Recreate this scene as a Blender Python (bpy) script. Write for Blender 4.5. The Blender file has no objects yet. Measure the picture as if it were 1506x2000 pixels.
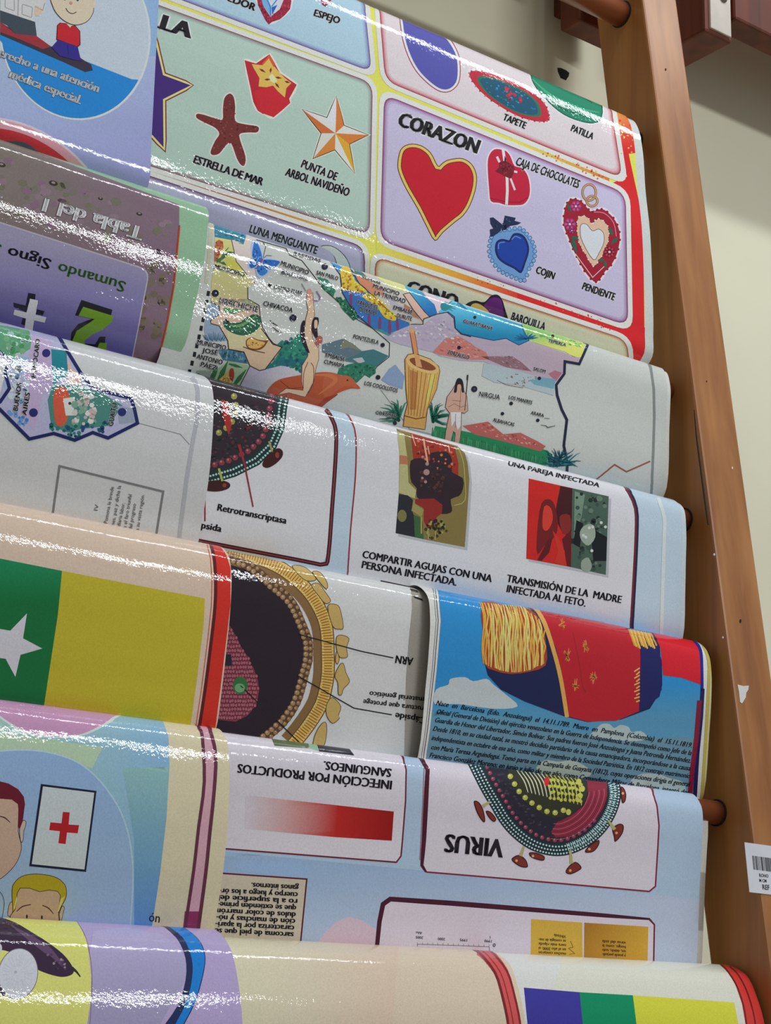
import bpy, bmesh, math, random
import numpy as np
from mathutils import Vector, Matrix
from mathutils.geometry import tessellate_polygon

S = bpy.context.scene
# ------------------------------------------------------------------ camera
# World: X runs along the dowels, Z is up, Y goes away from the viewer into the wall.
# The origin is where the sixth dowel enters the right-hand upright.
W_PX, H_PX, F_PX = 1506.0, 2000.0, 3550.0
_X = np.array([4837., 1100., F_PX]); _X /= np.linalg.norm(_X)
_G = np.array([-.027, 1., -.274]); _G -= _G @ _X * _X; _G /= np.linalg.norm(_G)
M = np.array([_X, np.cross(-_G, _X), -_G])            # camera axes -> world axes
def ray(px, py):
    return M @ np.array([(px - W_PX / 2) / F_PX, (py - H_PX / 2) / F_PX, 1.0])
CAM = -ray(1403, 1582) * 1.5
cd = bpy.data.cameras.new('camera'); cam = bpy.data.objects.new('camera', cd)
S.collection.objects.link(cam); S.camera = cam
cd.sensor_fit = 'HORIZONTAL'; cd.sensor_width = 36; cd.lens = 36 * F_PX / W_PX
cd.clip_start = 0.05; cd.clip_end = 50
r, u, b = M @ [1, 0, 0], M @ [0, -1, 0], M @ [0, 0, -1]
cam.matrix_world = Matrix(((r[0], u[0], b[0], CAM[0]), (r[1], u[1], b[1], CAM[1]), (r[2], u[2], b[2], CAM[2]), (0, 0, 0, 1)))

# ------------------------------------------------------------------ world, lights, exposure
S.view_settings.view_transform = 'Standard'; S.view_settings.look = 'None'
S.view_settings.gamma = 1; S.view_settings.use_curve_mapping = False
S.view_settings.exposure = -0.42
wd = bpy.data.worlds.new('room'); S.world = wd; wd.use_nodes = True
bg = wd.node_tree.nodes['Background']; bg.inputs[0].default_value = (0.93, 0.95, 1.0, 1); bg.inputs[1].default_value = 0.34
def tube_lamp(name, loc, target, length, width, power, col=(0.93, 0.97, 1.0), along=(1, 0, 0)):
    # a long fluorescent ceiling lamp
    l = bpy.data.lights.new(name, 'AREA'); l.shape = 'RECTANGLE'; l.size = length; l.size_y = width
    l.energy = power; l.color = col
    o = bpy.data.objects.new(name, l); S.collection.objects.link(o)
    z = (Vector(loc) - Vector(target)).normalized(); x = Vector(along); x = (x - x.dot(z) * z).normalized(); y = z.cross(x)
    o.matrix_world = Matrix(((x.x, y.x, z.x, loc[0]), (x.y, y.y, z.y, loc[1]), (x.z, y.z, z.z, loc[2]), (0, 0, 0, 1)))
    return o
# fluorescent tubes on the shop ceiling: one row close to the rack, one further into the room
tube_lamp('ceiling_lamp_near', (.25, -.50, 1.65), (.1, -.35, 0), 1.4, .05, 15)
tube_lamp('ceiling_lamp_far', (.92, -2.9, 1.65), (.3, -1.2, 0), 1.3, .08, 50)


# ------------------------------------------------------------------ materials
def lin(c, k=1.0):
    o = []
    for v in c[:3]:
        v = v / 255.0; v = v / 12.92 if v <= .04045 else ((v + .055) / 1.055) ** 2.4
        o.append(min(v * k, 0.9))
    return tuple(o) + (1.0,)
def newmat(name):
    m = bpy.data.materials.new(name); m.use_nodes = True
    return m, m.node_tree.nodes, m.node_tree.links, m.node_tree.nodes['Principled BSDF']
def paper_mat():
    m, N, L, P = newmat('laminated_print')
    at = N.new('ShaderNodeAttribute'); at.attribute_name = 'print'
    geo = N.new('ShaderNodeNewGeometry')
    n0 = N.new('ShaderNodeTexNoise'); n0.inputs['Scale'].default_value = 900; n0.inputs['Detail'].default_value = 1
    mr = N.new('ShaderNodeMapRange'); mr.inputs[1].default_value = .3; mr.inputs[2].default_value = .7; mr.inputs[3].default_value = .93; mr.inputs[4].default_value = 1.05
    mx = N.new('ShaderNodeVectorMath'); mx.operation = 'SCALE'
    L.new(geo.outputs['Position'], n0.inputs['Vector']); L.new(n0.outputs['Fac'], mr.inputs[0])
    L.new(at.outputs['Color'], mx.inputs[0]); L.new(mr.outputs[0], mx.inputs['Scale']); L.new(mx.outputs[0], P.inputs['Base Color'])
    P.inputs['Roughness'].default_value = .55; P.inputs['Specular IOR Level'].default_value = .05
    P.inputs['Coat Weight'].default_value = .72; P.inputs['Coat Roughness'].default_value = .045; P.inputs['Coat IOR'].default_value = 1.45
    # soft buckles of the sheet, stretched along the fold, plus the fine orange-peel of the laminate
    sc = N.new('ShaderNodeVectorMath'); sc.operation = 'MULTIPLY'; sc.inputs[1].default_value = (7, 22, 22)
    w1 = N.new('ShaderNodeTexNoise'); w1.inputs['Scale'].default_value = 1.0; w1.inputs['Detail'].default_value = 2.5
    L.new(geo.outputs['Position'], sc.inputs[0]); L.new(sc.outputs[0], w1.inputs['Vector'])
    b1 = N.new('ShaderNodeBump'); b1.inputs['Strength'].default_value = 1; b1.inputs['Distance'].default_value = .0013
    L.new(w1.outputs['Fac'], b1.inputs['Height'])
    w2 = N.new('ShaderNodeTexNoise'); w2.inputs['Scale'].default_value = 420; w2.inputs['Detail'].default_value = 2
    L.new(geo.outputs['Position'], w2.inputs['Vector'])
    b2 = N.new('ShaderNodeBump'); b2.inputs['Strength'].default_value = 1; b2.inputs['Distance'].default_value = .00011
    L.new(w2.outputs['Fac'], b2.inputs['Height']); L.new(b1.outputs[0], b2.inputs['Normal'])
    L.new(b2.outputs[0], P.inputs['Coat Normal']); L.new(b1.outputs[0], P.inputs['Normal'])
    return m
def wood_mat(name, c0, c1, rough=.42, scale=(60, 60, 3), coat=.3):
    m, N, L, P = newmat(name)
    tc = N.new('ShaderNodeTexCoord'); sc = N.new('ShaderNodeVectorMath'); sc.operation = 'MULTIPLY'; sc.inputs[1].default_value = scale
    n = N.new('ShaderNodeTexNoise'); n.inputs['Scale'].default_value = 1; n.inputs['Detail'].default_value = 6; n.inputs['Distortion'].default_value = .4
    L.new(tc.outputs['Object'], sc.inputs[0]); L.new(sc.outputs[0], n.inputs['Vector'])
    n2 = N.new('ShaderNodeTexNoise'); n2.inputs['Scale'].default_value = 9; n2.inputs['Detail'].default_value = 3; L.new(tc.outputs['Object'], n2.inputs['Vector'])
    ad = N.new('ShaderNodeMath'); ad.operation = 'MULTIPLY_ADD'; ad.inputs[1].default_value = .35; L.new(n2.outputs['Fac'], ad.inputs[0]); L.new(n.outputs['Fac'], ad.inputs[2])
    cr = N.new('ShaderNodeValToRGB'); cr.color_ramp.elements[0].position = .35; cr.color_ramp.elements[1].position = .95
    cr.color_ramp.elements[0].color = lin(c0); cr.color_ramp.elements[1].color = lin(c1)
    L.new(ad.outputs[0], cr.inputs[0]); L.new(cr.outputs[0], P.inputs['Base Color'])
    bp = N.new('ShaderNodeBump'); bp.inputs['Strength'].default_value = .5; bp.inputs['Distance'].default_value = .0004
    L.new(n.outputs['Fac'], bp.inputs['Height']); L.new(bp.outputs[0], P.inputs['Normal'])
    P.inputs['Roughness'].default_value = rough; P.inputs['Coat Weight'].default_value = coat; P.inputs['Coat Roughness'].default_value = .25
    return m
def plain_mat(name, c, rough=.5, metal=0., amp=.06, scale=40):
    m, N, L, P = newmat(name)
    tc = N.new('ShaderNodeTexCoord'); n = N.new('ShaderNodeTexNoise'); n.inputs['Scale'].default_value = scale; n.inputs['Detail'].default_value = 4
    L.new(tc.outputs['Object'], n.inputs['Vector'])
    cr = N.new('ShaderNodeValToRGB'); cr.color_ramp.elements[0].position = .3; cr.color_ramp.elements[1].position = .7
    cr.color_ramp.elements[0].color = lin([v * (1 - amp) for v in c]); cr.color_ramp.elements[1].color = lin([min(255, v * (1 + amp)) for v in c])
    L.new(n.outputs['Fac'], cr.inputs[0]); L.new(cr.outputs[0], P.inputs['Base Color'])
    P.inputs['Roughness'].default_value = rough; P.inputs['Metallic'].default_value = metal
    return m
PAPER = paper_mat()
WOOD = wood_mat('varnished_wood', (140, 80, 30), (192, 130, 68), coat=.12)
DARKWOOD = wood_mat('dark_varnished_wood', (66, 26, 12), (124, 54, 26), rough=.6, coat=0)
DOWELWOOD = wood_mat('dowel_wood', (112, 56, 30), (164, 90, 54), scale=(3, 60, 60), coat=.5)
WALL = plain_mat('cream_wall_paint', (238, 234, 206), .8, amp=.03, scale=3)
FLOORM = plain_mat('floor_tile', (170, 160, 140), .4, amp=.05, scale=6)
METAL = plain_mat('zinc_plated_steel', (150, 145, 140), .3, 1.0)
PLATE = plain_mat('pale_plate', (205, 196, 184), .35)
HOLE = plain_mat('dark_hole', (38, 28, 22), .9)
CHIP = plain_mat('chipped_paint', (232, 228, 224), .7)

# ------------------------------------------------------------------ helpers
def link(name, me, mat=None, parent=None, loc=None):
    o = bpy.data.objects.new(name, me); S.collection.objects.link(o)
    if mat: me.materials.append(mat)
    if parent: o.parent = parent
    if loc is not None: o.location = loc
    return o
def tag(o, label=None, cat=None, group=None, kind=None):
    if label: o['label'] = label
    if cat: o['category'] = cat
    if group: o['group'] = group
    if kind: o['kind'] = kind
    return o
def empty(name, loc):
    o = bpy.data.objects.new(name, None); o.empty_display_size = .03; S.collection.objects.link(o); o.location = loc
    return o
def box_bm(x0, x1, y0, y1, z0, z1, bev=0, bm=None):
    bm2 = bmesh.new(); bmesh.ops.create_cube(bm2, size=1)
    for v in bm2.verts:
        v.co = Vector(((x0 + x1) / 2 + v.co.x * (x1 - x0), (y0 + y1) / 2 + v.co.y * (y1 - y0), (z0 + z1) / 2 + v.co.z * (z1 - z0)))
    if bev: bmesh.ops.bevel(bm2, geom=bm2.edges[:], offset=bev, segments=2, affect='EDGES', profile=.5)
    return bm2
def fin(name, bm, mat, parent=None, smooth=False, loc=None):
    me = bpy.data.meshes.new(name); bm.to_mesh(me); bm.free()
    if smooth:
        for p in me.polygons: p.use_smooth = True
    return link(name, me, mat, parent, loc)
def cyl_x(x0, x1, rad, y=0, z=0, seg=28, bev=.0015):
    bm = bmesh.new()
    rings = [(x0, rad - bev), (x0 + bev, rad), (x1 - bev, rad), (x1, rad - bev)]
    rs = []
    for x, rr in rings:
        rs.append([bm.verts.new((x, y + rr * math.cos(2 * math.pi * i / seg), z + rr * math.sin(2 * math.pi * i / seg))) for i in range(seg)])
    for a, b_ in zip(rs, rs[1:]):
        for i in range(seg): bm.faces.new((a[i], a[(i + 1) % seg], b_[(i + 1) % seg], b_[i]))
    bm.faces.new(rs[0][::-1]); bm.faces.new(rs[-1])
    bmesh.ops.recalc_face_normals(bm, faces=bm.faces[:])
    return bm

# ------------------------------------------------------------------ printed sheets
GAIN = 1.36
STEP = 0.00005
class Poster:
    """A sheet draped over a dowel. Its section is a (y, z) curve, extruded along X."""
    def __init__(self, name, x0, x1, front, dowel, nexty, label, base, group=None, cat='poster', off=0.0, drop=.055, back=.10, skew=0.0):
        self.skew = skew
        self.x0, self.x1 = x0, x1
        f = [np.array(p, float) for p in front]
        yd, zd = dowel
        f0 = f[0]; slope = max(0.0, (f0[1] - CAM[2]) / (f0[0] - CAM[1]))
        yb = max(f0[0] + .013, yd + .0135)
        pre = [(yb + .0015, f0[1] - back), (yb + .001, f0[1] - .03), (yb - .001, f0[1] - .010), ((f0[0] + yb) / 2 + .0015, f0[1] + .35 * slope * (yb - f0[0]) * .5 - .0006)]
        last = f[-1]
        post = [(max(last[0] + .004, nexty - .003), last[1] - .016), (nexty, last[1] - .032), (nexty + .001, last[1] - drop)]
        ctrl = np.array([p for p in pre] + [tuple(p) for p in f] + post)
        # centripetal spline through the section
        pts = []
        n = len(ctrl)
        d = np.concatenate([[0], np.cumsum(np.sqrt(np.linalg.norm(np.diff(ctrl, axis=0), axis=1)))])
        def tang(i):
            if i == 0: return (ctrl[1] - ctrl[0]) / (d[1] - d[0])
            if i == n - 1: return (ctrl[-1] - ctrl[-2]) / (d[-1] - d[-2])
            a = (ctrl[i] - ctrl[i - 1]) / (d[i] - d[i - 1]); c = (ctrl[i + 1] - ctrl[i]) / (d[i + 1] - d[i])
            wa = d[i + 1] - d[i]; wc = d[i] - d[i - 1]
            return (a * wa + c * wc) / (wa + wc)
        for i in range(n - 1):
            h = d[i + 1] - d[i]; m0, m1 = tang(i) * h, tang(i + 1) * h
            k = 6 if 2 <= i <= len(pre) + 1 else 4
            for j in range(k):
                t = j / k
                pts.append((2 * t**3 - 3 * t**2 + 1) * ctrl[i] + (t**3 - 2 * t**2 + t) * m0 + (-2 * t**3 + 3 * t**2) * ctrl[i + 1] + (t**3 - t**2) * m1)
        pts.append(ctrl[-1])
        P = np.array(pts)
        seg = np.diff(P, axis=0); L = np.linalg.norm(seg, axis=1)
        nn = np.stack([-seg[:, 1], seg[:, 0]], 1) / L[:, None]     # outward (towards the viewer / up)
        if nn[len(nn) // 2][0] > 0: nn = -nn
        vn = np.zeros_like(P); vn[:-1] += nn; vn[1:] += nn; vn /= np.linalg.norm(vn, axis=1)[:, None]
        P = P + vn * off
        self.P = P; self.vn = vn
        L = np.linalg.norm(np.diff(P, axis=0), axis=1); self.s = np.concatenate([[0], np.cumsum(L)])
        self.s0 = self.s[6 * 1 + 4 * (len(pre) - 1)] if len(self.s) > 30 else 0
        self.root = empty(name, (0, float(yd), float(zd)))
        self.base = (0, float(yd), float(zd))
        tag(self.root, label, cat, group)
        self.sheet(base)
        self.cur = None; self.L = 1
    # surface point(s) at sheet coordinates (x, s), lifted by h along the normal
    def at(self, x, s, h):
        y = np.interp(s, self.s, self.P[:, 0]); z = np.interp(s, self.s, self.P[:, 1])
        ny = np.interp(s, self.s, self.vn[:, 0]); nz = np.interp(s, self.s, self.vn[:, 1])
        q = np.hypot(ny, nz); ny, nz = ny / q, nz / q
        return np.stack([x, y + ny * h, z + nz * h], -1), np.stack([np.zeros_like(ny), ny, nz], -1)
    def sk(self, s):
        """how far a crooked sheet's right edge has drifted left at s"""
        return self.skew * np.maximum(np.asarray(s) - self.s0, 0)
    def sheet(self, base):
        xs = np.linspace(self.x0, self.x1, 12); ns = len(self.s)
        V, Nn = [], []
        for h in (0, -.00025):
            for x in xs:
                p, nrm = self.at(x - (x - self.x0) / (self.x1 - self.x0) * self.sk(self.s), self.s, h); V.append(p); Nn.append(nrm if h == 0 else -nrm)
        V = np.concatenate(V) - np.array(self.base); Nn = np.concatenate(Nn); nx = len(xs); F = []
        for i in range(nx - 1):
            for j in range(ns - 1):
                a = i * ns + j; F.append((a, a + 1, a + ns + 1, a + ns))
                a += nx * ns; F.append((a, a + ns, a + ns + 1, a + 1))
        o2 = nx * ns
        for j in range(ns - 1):
            F.append((j, o2 + j, o2 + j + 1, j + 1)); a = (nx - 1) * ns + j; F.append((a, a + 1, o2 + a + 1, o2 + a))
        for i in range(nx - 1):
            a = i * ns; F.append((a, a + ns, o2 + a + ns, o2 + a)); a += ns - 1; F.append((a, o2 + a, o2 + a + ns, a + ns))
        me = bpy.data.meshes.new('sheet'); me.from_pydata(V.tolist(), [], F)
        for p in me.polygons: p.use_smooth = True
        c = lin(base, GAIN); w = lin((214, 212, 206), GAIN)
        at = me.color_attributes.new('print', 'FLOAT_COLOR', 'POINT')
        at.data.foreach_set('color', np.concatenate([np.tile(c, o2), np.tile(w, o2)]).astype(np.float32))
        me.normals_split_custom_set_from_vertices(Nn.tolist())
        return link('sheet', me, PAPER, self.root)
    # pixel of the photograph -> sheet coordinates
    def _hit(self, px, py):
        d = ray(px, py); P = self.P
        best = None
        # side of each profile point relative to the ray, in the YZ plane
        cr = (P[:, 0] - CAM[1]) * d[2] - (P[:, 1] - CAM[2]) * d[1]
        idx = np.nonzero(cr[:-1] * cr[1:] <= 0)[0]
        for i in idx:
            den = cr[i] - cr[i + 1]
            if den == 0: continue
            k = cr[i] / den; q = P[i] * (1 - k) + P[i + 1] * k
            t = ((q[0] - CAM[1]) * d[1] + (q[1] - CAM[2]) * d[2]) / (d[1]**2 + d[2]**2)
            if t > 0 and (best is None or t < best[0]): best = (t, self.s[i] * (1 - k) + self.s[i + 1] * k)
        if best is None: return None
        return CAM[0] + best[0] * d[0], best[1]
    def uv(self, px, py):
        h = self._hit(px, py)
        if h and h[1] > self.s[2]: return h
        for sgn in (1, -1):
            lo = None
            for st in (4, 10, 25, 60, 120, 250, 500):
                if self._hit(px, py + sgn * st): lo = st; break
            if lo is None: continue
            a, b_ = 0.0, float(lo)
            for _ in range(12):
                m = (a + b_) / 2
                if self._hit(px, py + sgn * m): b_ = m
                else: a = m
            h = self._hit(px, py + sgn * b_)
            return h[0], h[1] - sgn * b_ / 2450.0
        return (self.x0, self.s[-1])
    def part(self, name, L=1, label=None):
        self.flush(); self.cur = dict(name=name, V=[], F=[], C=[], label=label); self.L = L
        return self
    def add(self, pts_px, tris, col, L=None):
        """pts in pixels, triangle list, col = rgb or callable(px,py)->rgb"""
        L = self.L if L is None else L
        uv = [self.uv(*p) for p in pts_px]
        self.add_uv(uv, tris, [lin(col(*p) if callable(col) else col, GAIN) for p in pts_px], L)
    def add_uv(self, uv, tris, cols, L):
        c = self.cur; o = len(c['V'])
        for (x, s), k in zip(uv, cols):
            c['V'].append((min(max(x, self.x0), self.x1 - float(self.sk(s))), min(max(s, 0), self.s[-1]), float(L))); c['C'].append(k)
        c['F'] += [(t[0] + o, t[1] + o, t[2] + o) for t in tris]
    def flush(self):
        c = self.cur; self.cur = None
        if not c or not c['F']: return
        bm = bmesh.new(); cl = bm.verts.layers.float_color.new('print')
        vs = []
        for v, k in zip(c['V'], c['C']):
            b_ = bm.verts.new(v); b_[cl] = k; vs.append(b_)
        for f in c['F']:
            try: bm.faces.new([vs[i] for i in f])
            except ValueError: pass
        ss = [v[1] for v in c['V']]; lo, hi = min(ss), max(ss)
        for i in range(1, len(self.s) - 1):
            if not (lo < self.s[i] < hi): continue
            a = self.P[i] - self.P[i - 1]; b2 = self.P[i + 1] - self.P[i]
            if abs(a[0] * b2[1] - a[1] * b2[0]) / (np.linalg.norm(a) * np.linalg.norm(b2)) < .004: continue
            bmesh.ops.bisect_plane(bm, geom=bm.verts[:] + bm.edges[:] + bm.faces[:], plane_co=(0, self.s[i], 0), plane_no=(0, 1, 0), dist=1e-7)
        me = bpy.data.meshes.new(c['name']); bm.to_mesh(me); bm.free()
        n = len(me.vertices); co = np.empty(n * 3, np.float32); me.vertices.foreach_get('co', co); co = co.reshape(-1, 3).astype(float)
        p, nrm = self.at(co[:, 0], co[:, 1], .00006 + STEP * co[:, 2])
        p -= np.array(self.base)
        me.vertices.foreach_set('co', p.astype(np.float32).ravel())
        for q in me.polygons: q.use_smooth = True
        me.update()
        # all faces wind towards the viewer
        fl = [q.index for q in me.polygons if Vector(nrm[q.vertices[0]]).dot(q.normal) < 0]
        if fl:
            bm = bmesh.new(); bm.from_mesh(me); bm.faces.ensure_lookup_table()
            bmesh.ops.reverse_faces(bm, faces=[bm.faces[i] for i in fl]); bm.to_mesh(me); bm.free()
        me.normals_split_custom_set_from_vertices(nrm.tolist())
        o = link(c['name'], me, PAPER, self.root)
        if c['label']: o['label'] = c['label']
    # ---- shapes, all drawn in pixel positions
    def poly(self, pts, col, L=None, smooth=0, dens=14):
        if smooth: pts = spline(pts, smooth, True)
        q = densify(pts, dens)
        # ear clipping in the plane of the photograph
        t = tessellate_polygon([[Vector((a, b_, 0)) for a, b_ in q]])
        self.add(q, t, col, L)
    def line(self, pts, w, col, L=None, closed=False, smooth=0, dens=14):
        if smooth: pts = spline(pts, smooth, closed)
        pts = densify(pts, dens, closed)
        if closed: pts = pts + [pts[0]]
        P = np.array(pts, float); n = len(P)
        if n < 2: return
        d = np.diff(P, axis=0); d /= np.maximum(np.linalg.norm(d, axis=1), 1e-6)[:, None]
        nr = np.stack([-d[:, 1], d[:, 0]], 1); vn = np.zeros_like(P); vn[:-1] += nr; vn[1:] += nr
        if closed: vn[0] = vn[-1] = nr[0] + nr[-1]
        ln = np.maximum(np.linalg.norm(vn, axis=1), .7); vn /= ln[:, None]
        k = np.ones(n)
        k[1:-1] = np.minimum(1 / np.maximum(np.abs((vn[1:-1] * nr[1:]).sum(1)), .5), 1.8)
        W = w if np.ndim(w) else np.full(n, w / 2.0)
        if np.ndim(w): W = np.interp(np.linspace(0, 1, n), np.linspace(0, 1, len(w)), np.array(w) / 2.0)
        A = P + vn * (W * k)[:, None]; B = P - vn * (W * k)[:, None]
        V = [tuple(v) for v in A] + [tuple(v) for v in B]; T = []
        for i in range(n - 1): T += [(i, i + 1, n + i + 1), (i, n + i + 1, n + i)]
        self.add(V, T, col, L)
    def disc(self, x, y, rx, col, L=None, ry=None, rot=0, n=14):
        ry = ry or rx; a = math.radians(rot)
        p = [(x + rx * math.cos(t) * math.cos(a) - ry * math.sin(t) * math.sin(a), y + rx * math.cos(t) * math.sin(a) + ry * math.sin(t) * math.cos(a)) for t in np.linspace(0, 2 * math.pi, n, endpoint=False)]
        self.add(p, [(0, i, i + 1) for i in range(1, n - 1)], col, L)
    def rrect(self, q, rad, col, L=None, soft=None):
        """q: four corners (px), rad: corner radius in px; soft: [(inset, colour), ...] drawn on successive layers"""
        L = self.L if L is None else L
        self.poly(round_poly(q, rad), col, L)
        if soft:
            for k, (ins, c) in enumerate(soft):
                self.poly(round_poly(inset(q, ins), max(rad - ins * .6, 2)), c, L + .25 * (k + 1))
    def text(self, s, p0, p1, h, col, L=None, bold=.0, halo=None, halo_w=.06, shear=0, spacing=1.0, up=None, serif=False):
        """baseline p0 -> p1 (pixels, reading direction), cap height h px; up = vector of the letters' upward direction"""
        L = self.L if L is None else L
        p0, p1 = np.array(p0, float), np.array(p1, float); d = p1 - p0
        if up is None: up = np.array([d[1], -d[0]]) / np.linalg.norm(d)
        else: up = np.array(up, float) / np.linalg.norm(up)
        keep = self.cur; self.cur = dict(name='lettering', V=[], F=[], C=[], label=None)
        V, T, wdt, cap = glyphs(s, 0, spacing); u_ = d / wdt; v_ = up * (h / cap) + shear * d / np.linalg.norm(d) * (h / cap)
        b_ = bold * .8
        ring = [(b_ * math.cos(a) + (halo_w + b_ * .3) * math.cos(a), (halo_w + b_ * .3) * math.sin(a)) for a in np.linspace(0, 2 * math.pi, 8, endpoint=False)]
        sets = ([(ring, halo, L)] if halo else []) + [([(-b_, 0), (0, 0), (b_, 0)] if bold > .024 else [(-b_ * .6, 0), (b_ * .6, 0)], col, L + (1 if halo else 0))]
        for offs_, c, ll in sets:
            for ox, oy in offs_:
                self.add([tuple(p0 + u_ * (x + ox) + v_ * (y + oy)) for x, y in V], T, c, ll)
        self.flush(); self.cur = keep
def spline(pts, k, closed):
    P = [np.array(p, float) for p in pts]; n = len(P); out = []
    rng = range(n) if closed else range(n - 1)
    for i in rng:
        if closed: a, b_, c, d = P[i - 1], P[i], P[(i + 1) % n], P[(i + 2) % n]
        else: a, b_, c, d = P[max(i - 1, 0)], P[i], P[i + 1], P[min(i + 2, n - 1)]
        for j in range(k):
            t = j / k
            out.append(tuple(.5 * (2 * b_ + (c - a) * t + (2 * a - 5 * b_ + 4 * c - d) * t * t + (3 * b_ - a - 3 * c + d) * t**3)))
    if not closed: out.append(tuple(P[-1]))
    return out
def densify(pts, mx, closed=True):
    out = []; n = len(pts)
    for i in range(n if closed else n - 1):
        a = np.array(pts[i], float); b_ = np.array(pts[(i + 1) % n], float); m = max(1, int(np.ceil(np.linalg.norm(b_ - a) / mx)))
        for j in range(m): out.append(tuple(a + (b_ - a) * j / m))
    if not closed: out.append(tuple(pts[-1]))
    return out
def inset(q, d):
    c = np.mean(np.array(q, float), axis=0); P = np.array(q, float); n = len(P); out = []
    for i in range(n):
        a, b_, e = P[i - 1], P[i], P[(i + 1) % n]
        u1 = (b_ - a) / np.linalg.norm(b_ - a); u2 = (e - b_) / np.linalg.norm(e - b_)
        n1 = np.array([-u1[1], u1[0]]); n2 = np.array([-u2[1], u2[0]])
        if (c - b_) @ n1 < 0: n1 = -n1
        if (c - b_) @ n2 < 0: n2 = -n2
        m = n1 + n2; out.append(tuple(b_ + m * d / max(m @ n1, .3)))
    return out
def round_poly(q, rad, k=5):
    P = np.array(q, float); n = len(P); out = []
    R = rad if np.ndim(rad) else [rad] * n
    for i in range(n):
        a, b_, e = P[i - 1], P[i], P[(i + 1) % n]; r_ = R[i]
        if r_ <= 0: out.append(tuple(b_)); continue
        s = b_ + (a - b_) / np.linalg.norm(a - b_) * r_; t = b_ + (e - b_) / np.linalg.norm(e - b_) * r_
        for j in range(k + 1):
            w = j / k; out.append(tuple((1 - w)**2 * s + 2 * w * (1 - w) * b_ + w * w * t))
    return out
_gl = {}
def glyphs(s, bold, spacing=1.0):
    key = (s, round(bold, 4), spacing)
    if key in _gl: return _gl[key]
    def mk(t, b_):
        c = bpy.data.curves.new('glyph', 'FONT'); c.body = t; c.size = 1; c.offset = b_; c.resolution_u = 2; c.space_character = spacing
        o = bpy.data.objects.new('glyph', c); S.collection.objects.link(o)
        bpy.context.view_layer.update()
        me = o.to_mesh(); V = [(v.co.x, v.co.y) for v in me.vertices]; me.calc_loop_triangles()
        T = [tuple(t_.vertices) for t_ in me.loop_triangles]
        o.to_mesh_clear(); bpy.data.objects.remove(o); bpy.data.curves.remove(c)
        return V, T
    V, T = mk(s, bold)
    if '_cap' not in _gl: _gl['_cap'] = max(v[1] for v in mk('H', 0)[0])
    x0 = min(v[0] for v in mk(s, 0)[0]) if bold else min(v[0] for v in V)
    V = [(x - x0, y) for x, y in V]
    w = max(v[0] for v in V)
    _gl[key] = (V, T, w, _gl['_cap']); return _gl[key]
def crop(ox, oy, k):
    """points read off an enlarged crop of the photograph"""
    return lambda *p: [(ox + x / k, oy + y / k) for x, y in p]
def mix(a, b_, t):
    t = min(max(t, 0), 1); return tuple(a[i] + (b_[i] - a[i]) * t for i in range(3))
def grad(p0, c0, p1, c1):
    p0, p1 = np.array(p0, float), np.array(p1, float); d = p1 - p0; q = d @ d
    return lambda x, y: mix(c0, c1, ((x - p0[0]) * d[0] + (y - p0[1]) * d[1]) / q)
# ------------------------------------------------------------------ the setting
fin('wall_back', box_bm(-3.2, 2.4, .215, .315, -1.35, 1.75), WALL)['kind'] = 'structure'
fin('floor', box_bm(-3.2, 2.4, -3.6, .315, -1.40, -1.35), FLOORM)['kind'] = 'structure'

# ------------------------------------------------------------------ the rack
LEAN = .137
def rail_y(z): return -.0335 + LEAN * z
rack = tag(empty('display_rack', (0, rail_y(-1.35) + .03, -1.35)), 'tall varnished wooden ladder rack of round dowels carrying all the draped posters', 'rack')
RB = Vector(rack.location)
def part_bm(name, bm, mat, smooth=False):
    for v in bm.verts: v.co -= RB
    return fin(name, bm, mat, rack, smooth)
def upright(x0, x1):
    bm = box_bm(x0, x1, 0, .063, -1.35, 1.20, .0022)
    for v in bm.verts: v.co.y += rail_y(v.co.z)
    return bm
o = part_bm('upright', upright(0, .0505), WOOD); o['label'] = 'right-hand upright of the rack, lighter on its front face'
part_bm('upright', upright(-1.15, -1.10), WOOD)
PITCH = .128
DOW = {'A': (.087, .638), 'H': (.068, .512), 'B': (.051, .377), 'C': (.033, .254), 'D': (.0165, .1275), 'E': (.0018, -.0022), 'F': (-.0165, -.139), 'G': (-.036, -.268), 'Z': (.1035, .783)}
for k, (y, z) in DOW.items():
    if k == 'H': continue
    part_bm('dowel', cyl_x(-1.125, .012, .0125 if k == 'Z' else .0098, y, z), DOWELWOOD, True)
for k in 'ZACDE':
    y, z = DOW[k]; bm = cyl_x(-.0012, .004, .0137 if k == 'Z' else .0112, y, z, bev=.0003); part_bm('dowel_socket', bm, HOLE)
# chips, knots and pin holes of the right-hand upright's front face
def front_chip(name, pts, mat, lift=.0004):
    bm = bmesh.new(); n = len(pts)
    a = [bm.verts.new((x, rail_y(z) - lift, z)) for x, z in pts]; c = [bm.verts.new((x, rail_y(z) + .0006, z)) for x, z in pts]
    bm.faces.new(a)
    for i in range(n): bm.faces.new((a[i], c[i], c[(i + 1) % n], a[(i + 1) % n]))
    bmesh.ops.recalc_face_normals(bm, faces=bm.faces[:])
    part_bm(name, bm, mat)
def fr(px, py):   # pixel -> (x, z) on the front face of the right-hand upright
    d = ray(px, py); t = (-.0335 + LEAN * CAM[2] - CAM[1]) / (d[1] - LEAN * d[2]); return (CAM[0] + t * d[0], CAM[2] + t * d[2])
front_chip('chipped_patch', [fr(1440, 1337), fr(1451, 1340), fr(1462, 1339), fr(1461, 1347), fr(1457, 1353), fr(1456, 1362), fr(1449, 1374), fr(1445, 1371), fr(1443, 1352)], CHIP)
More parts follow.
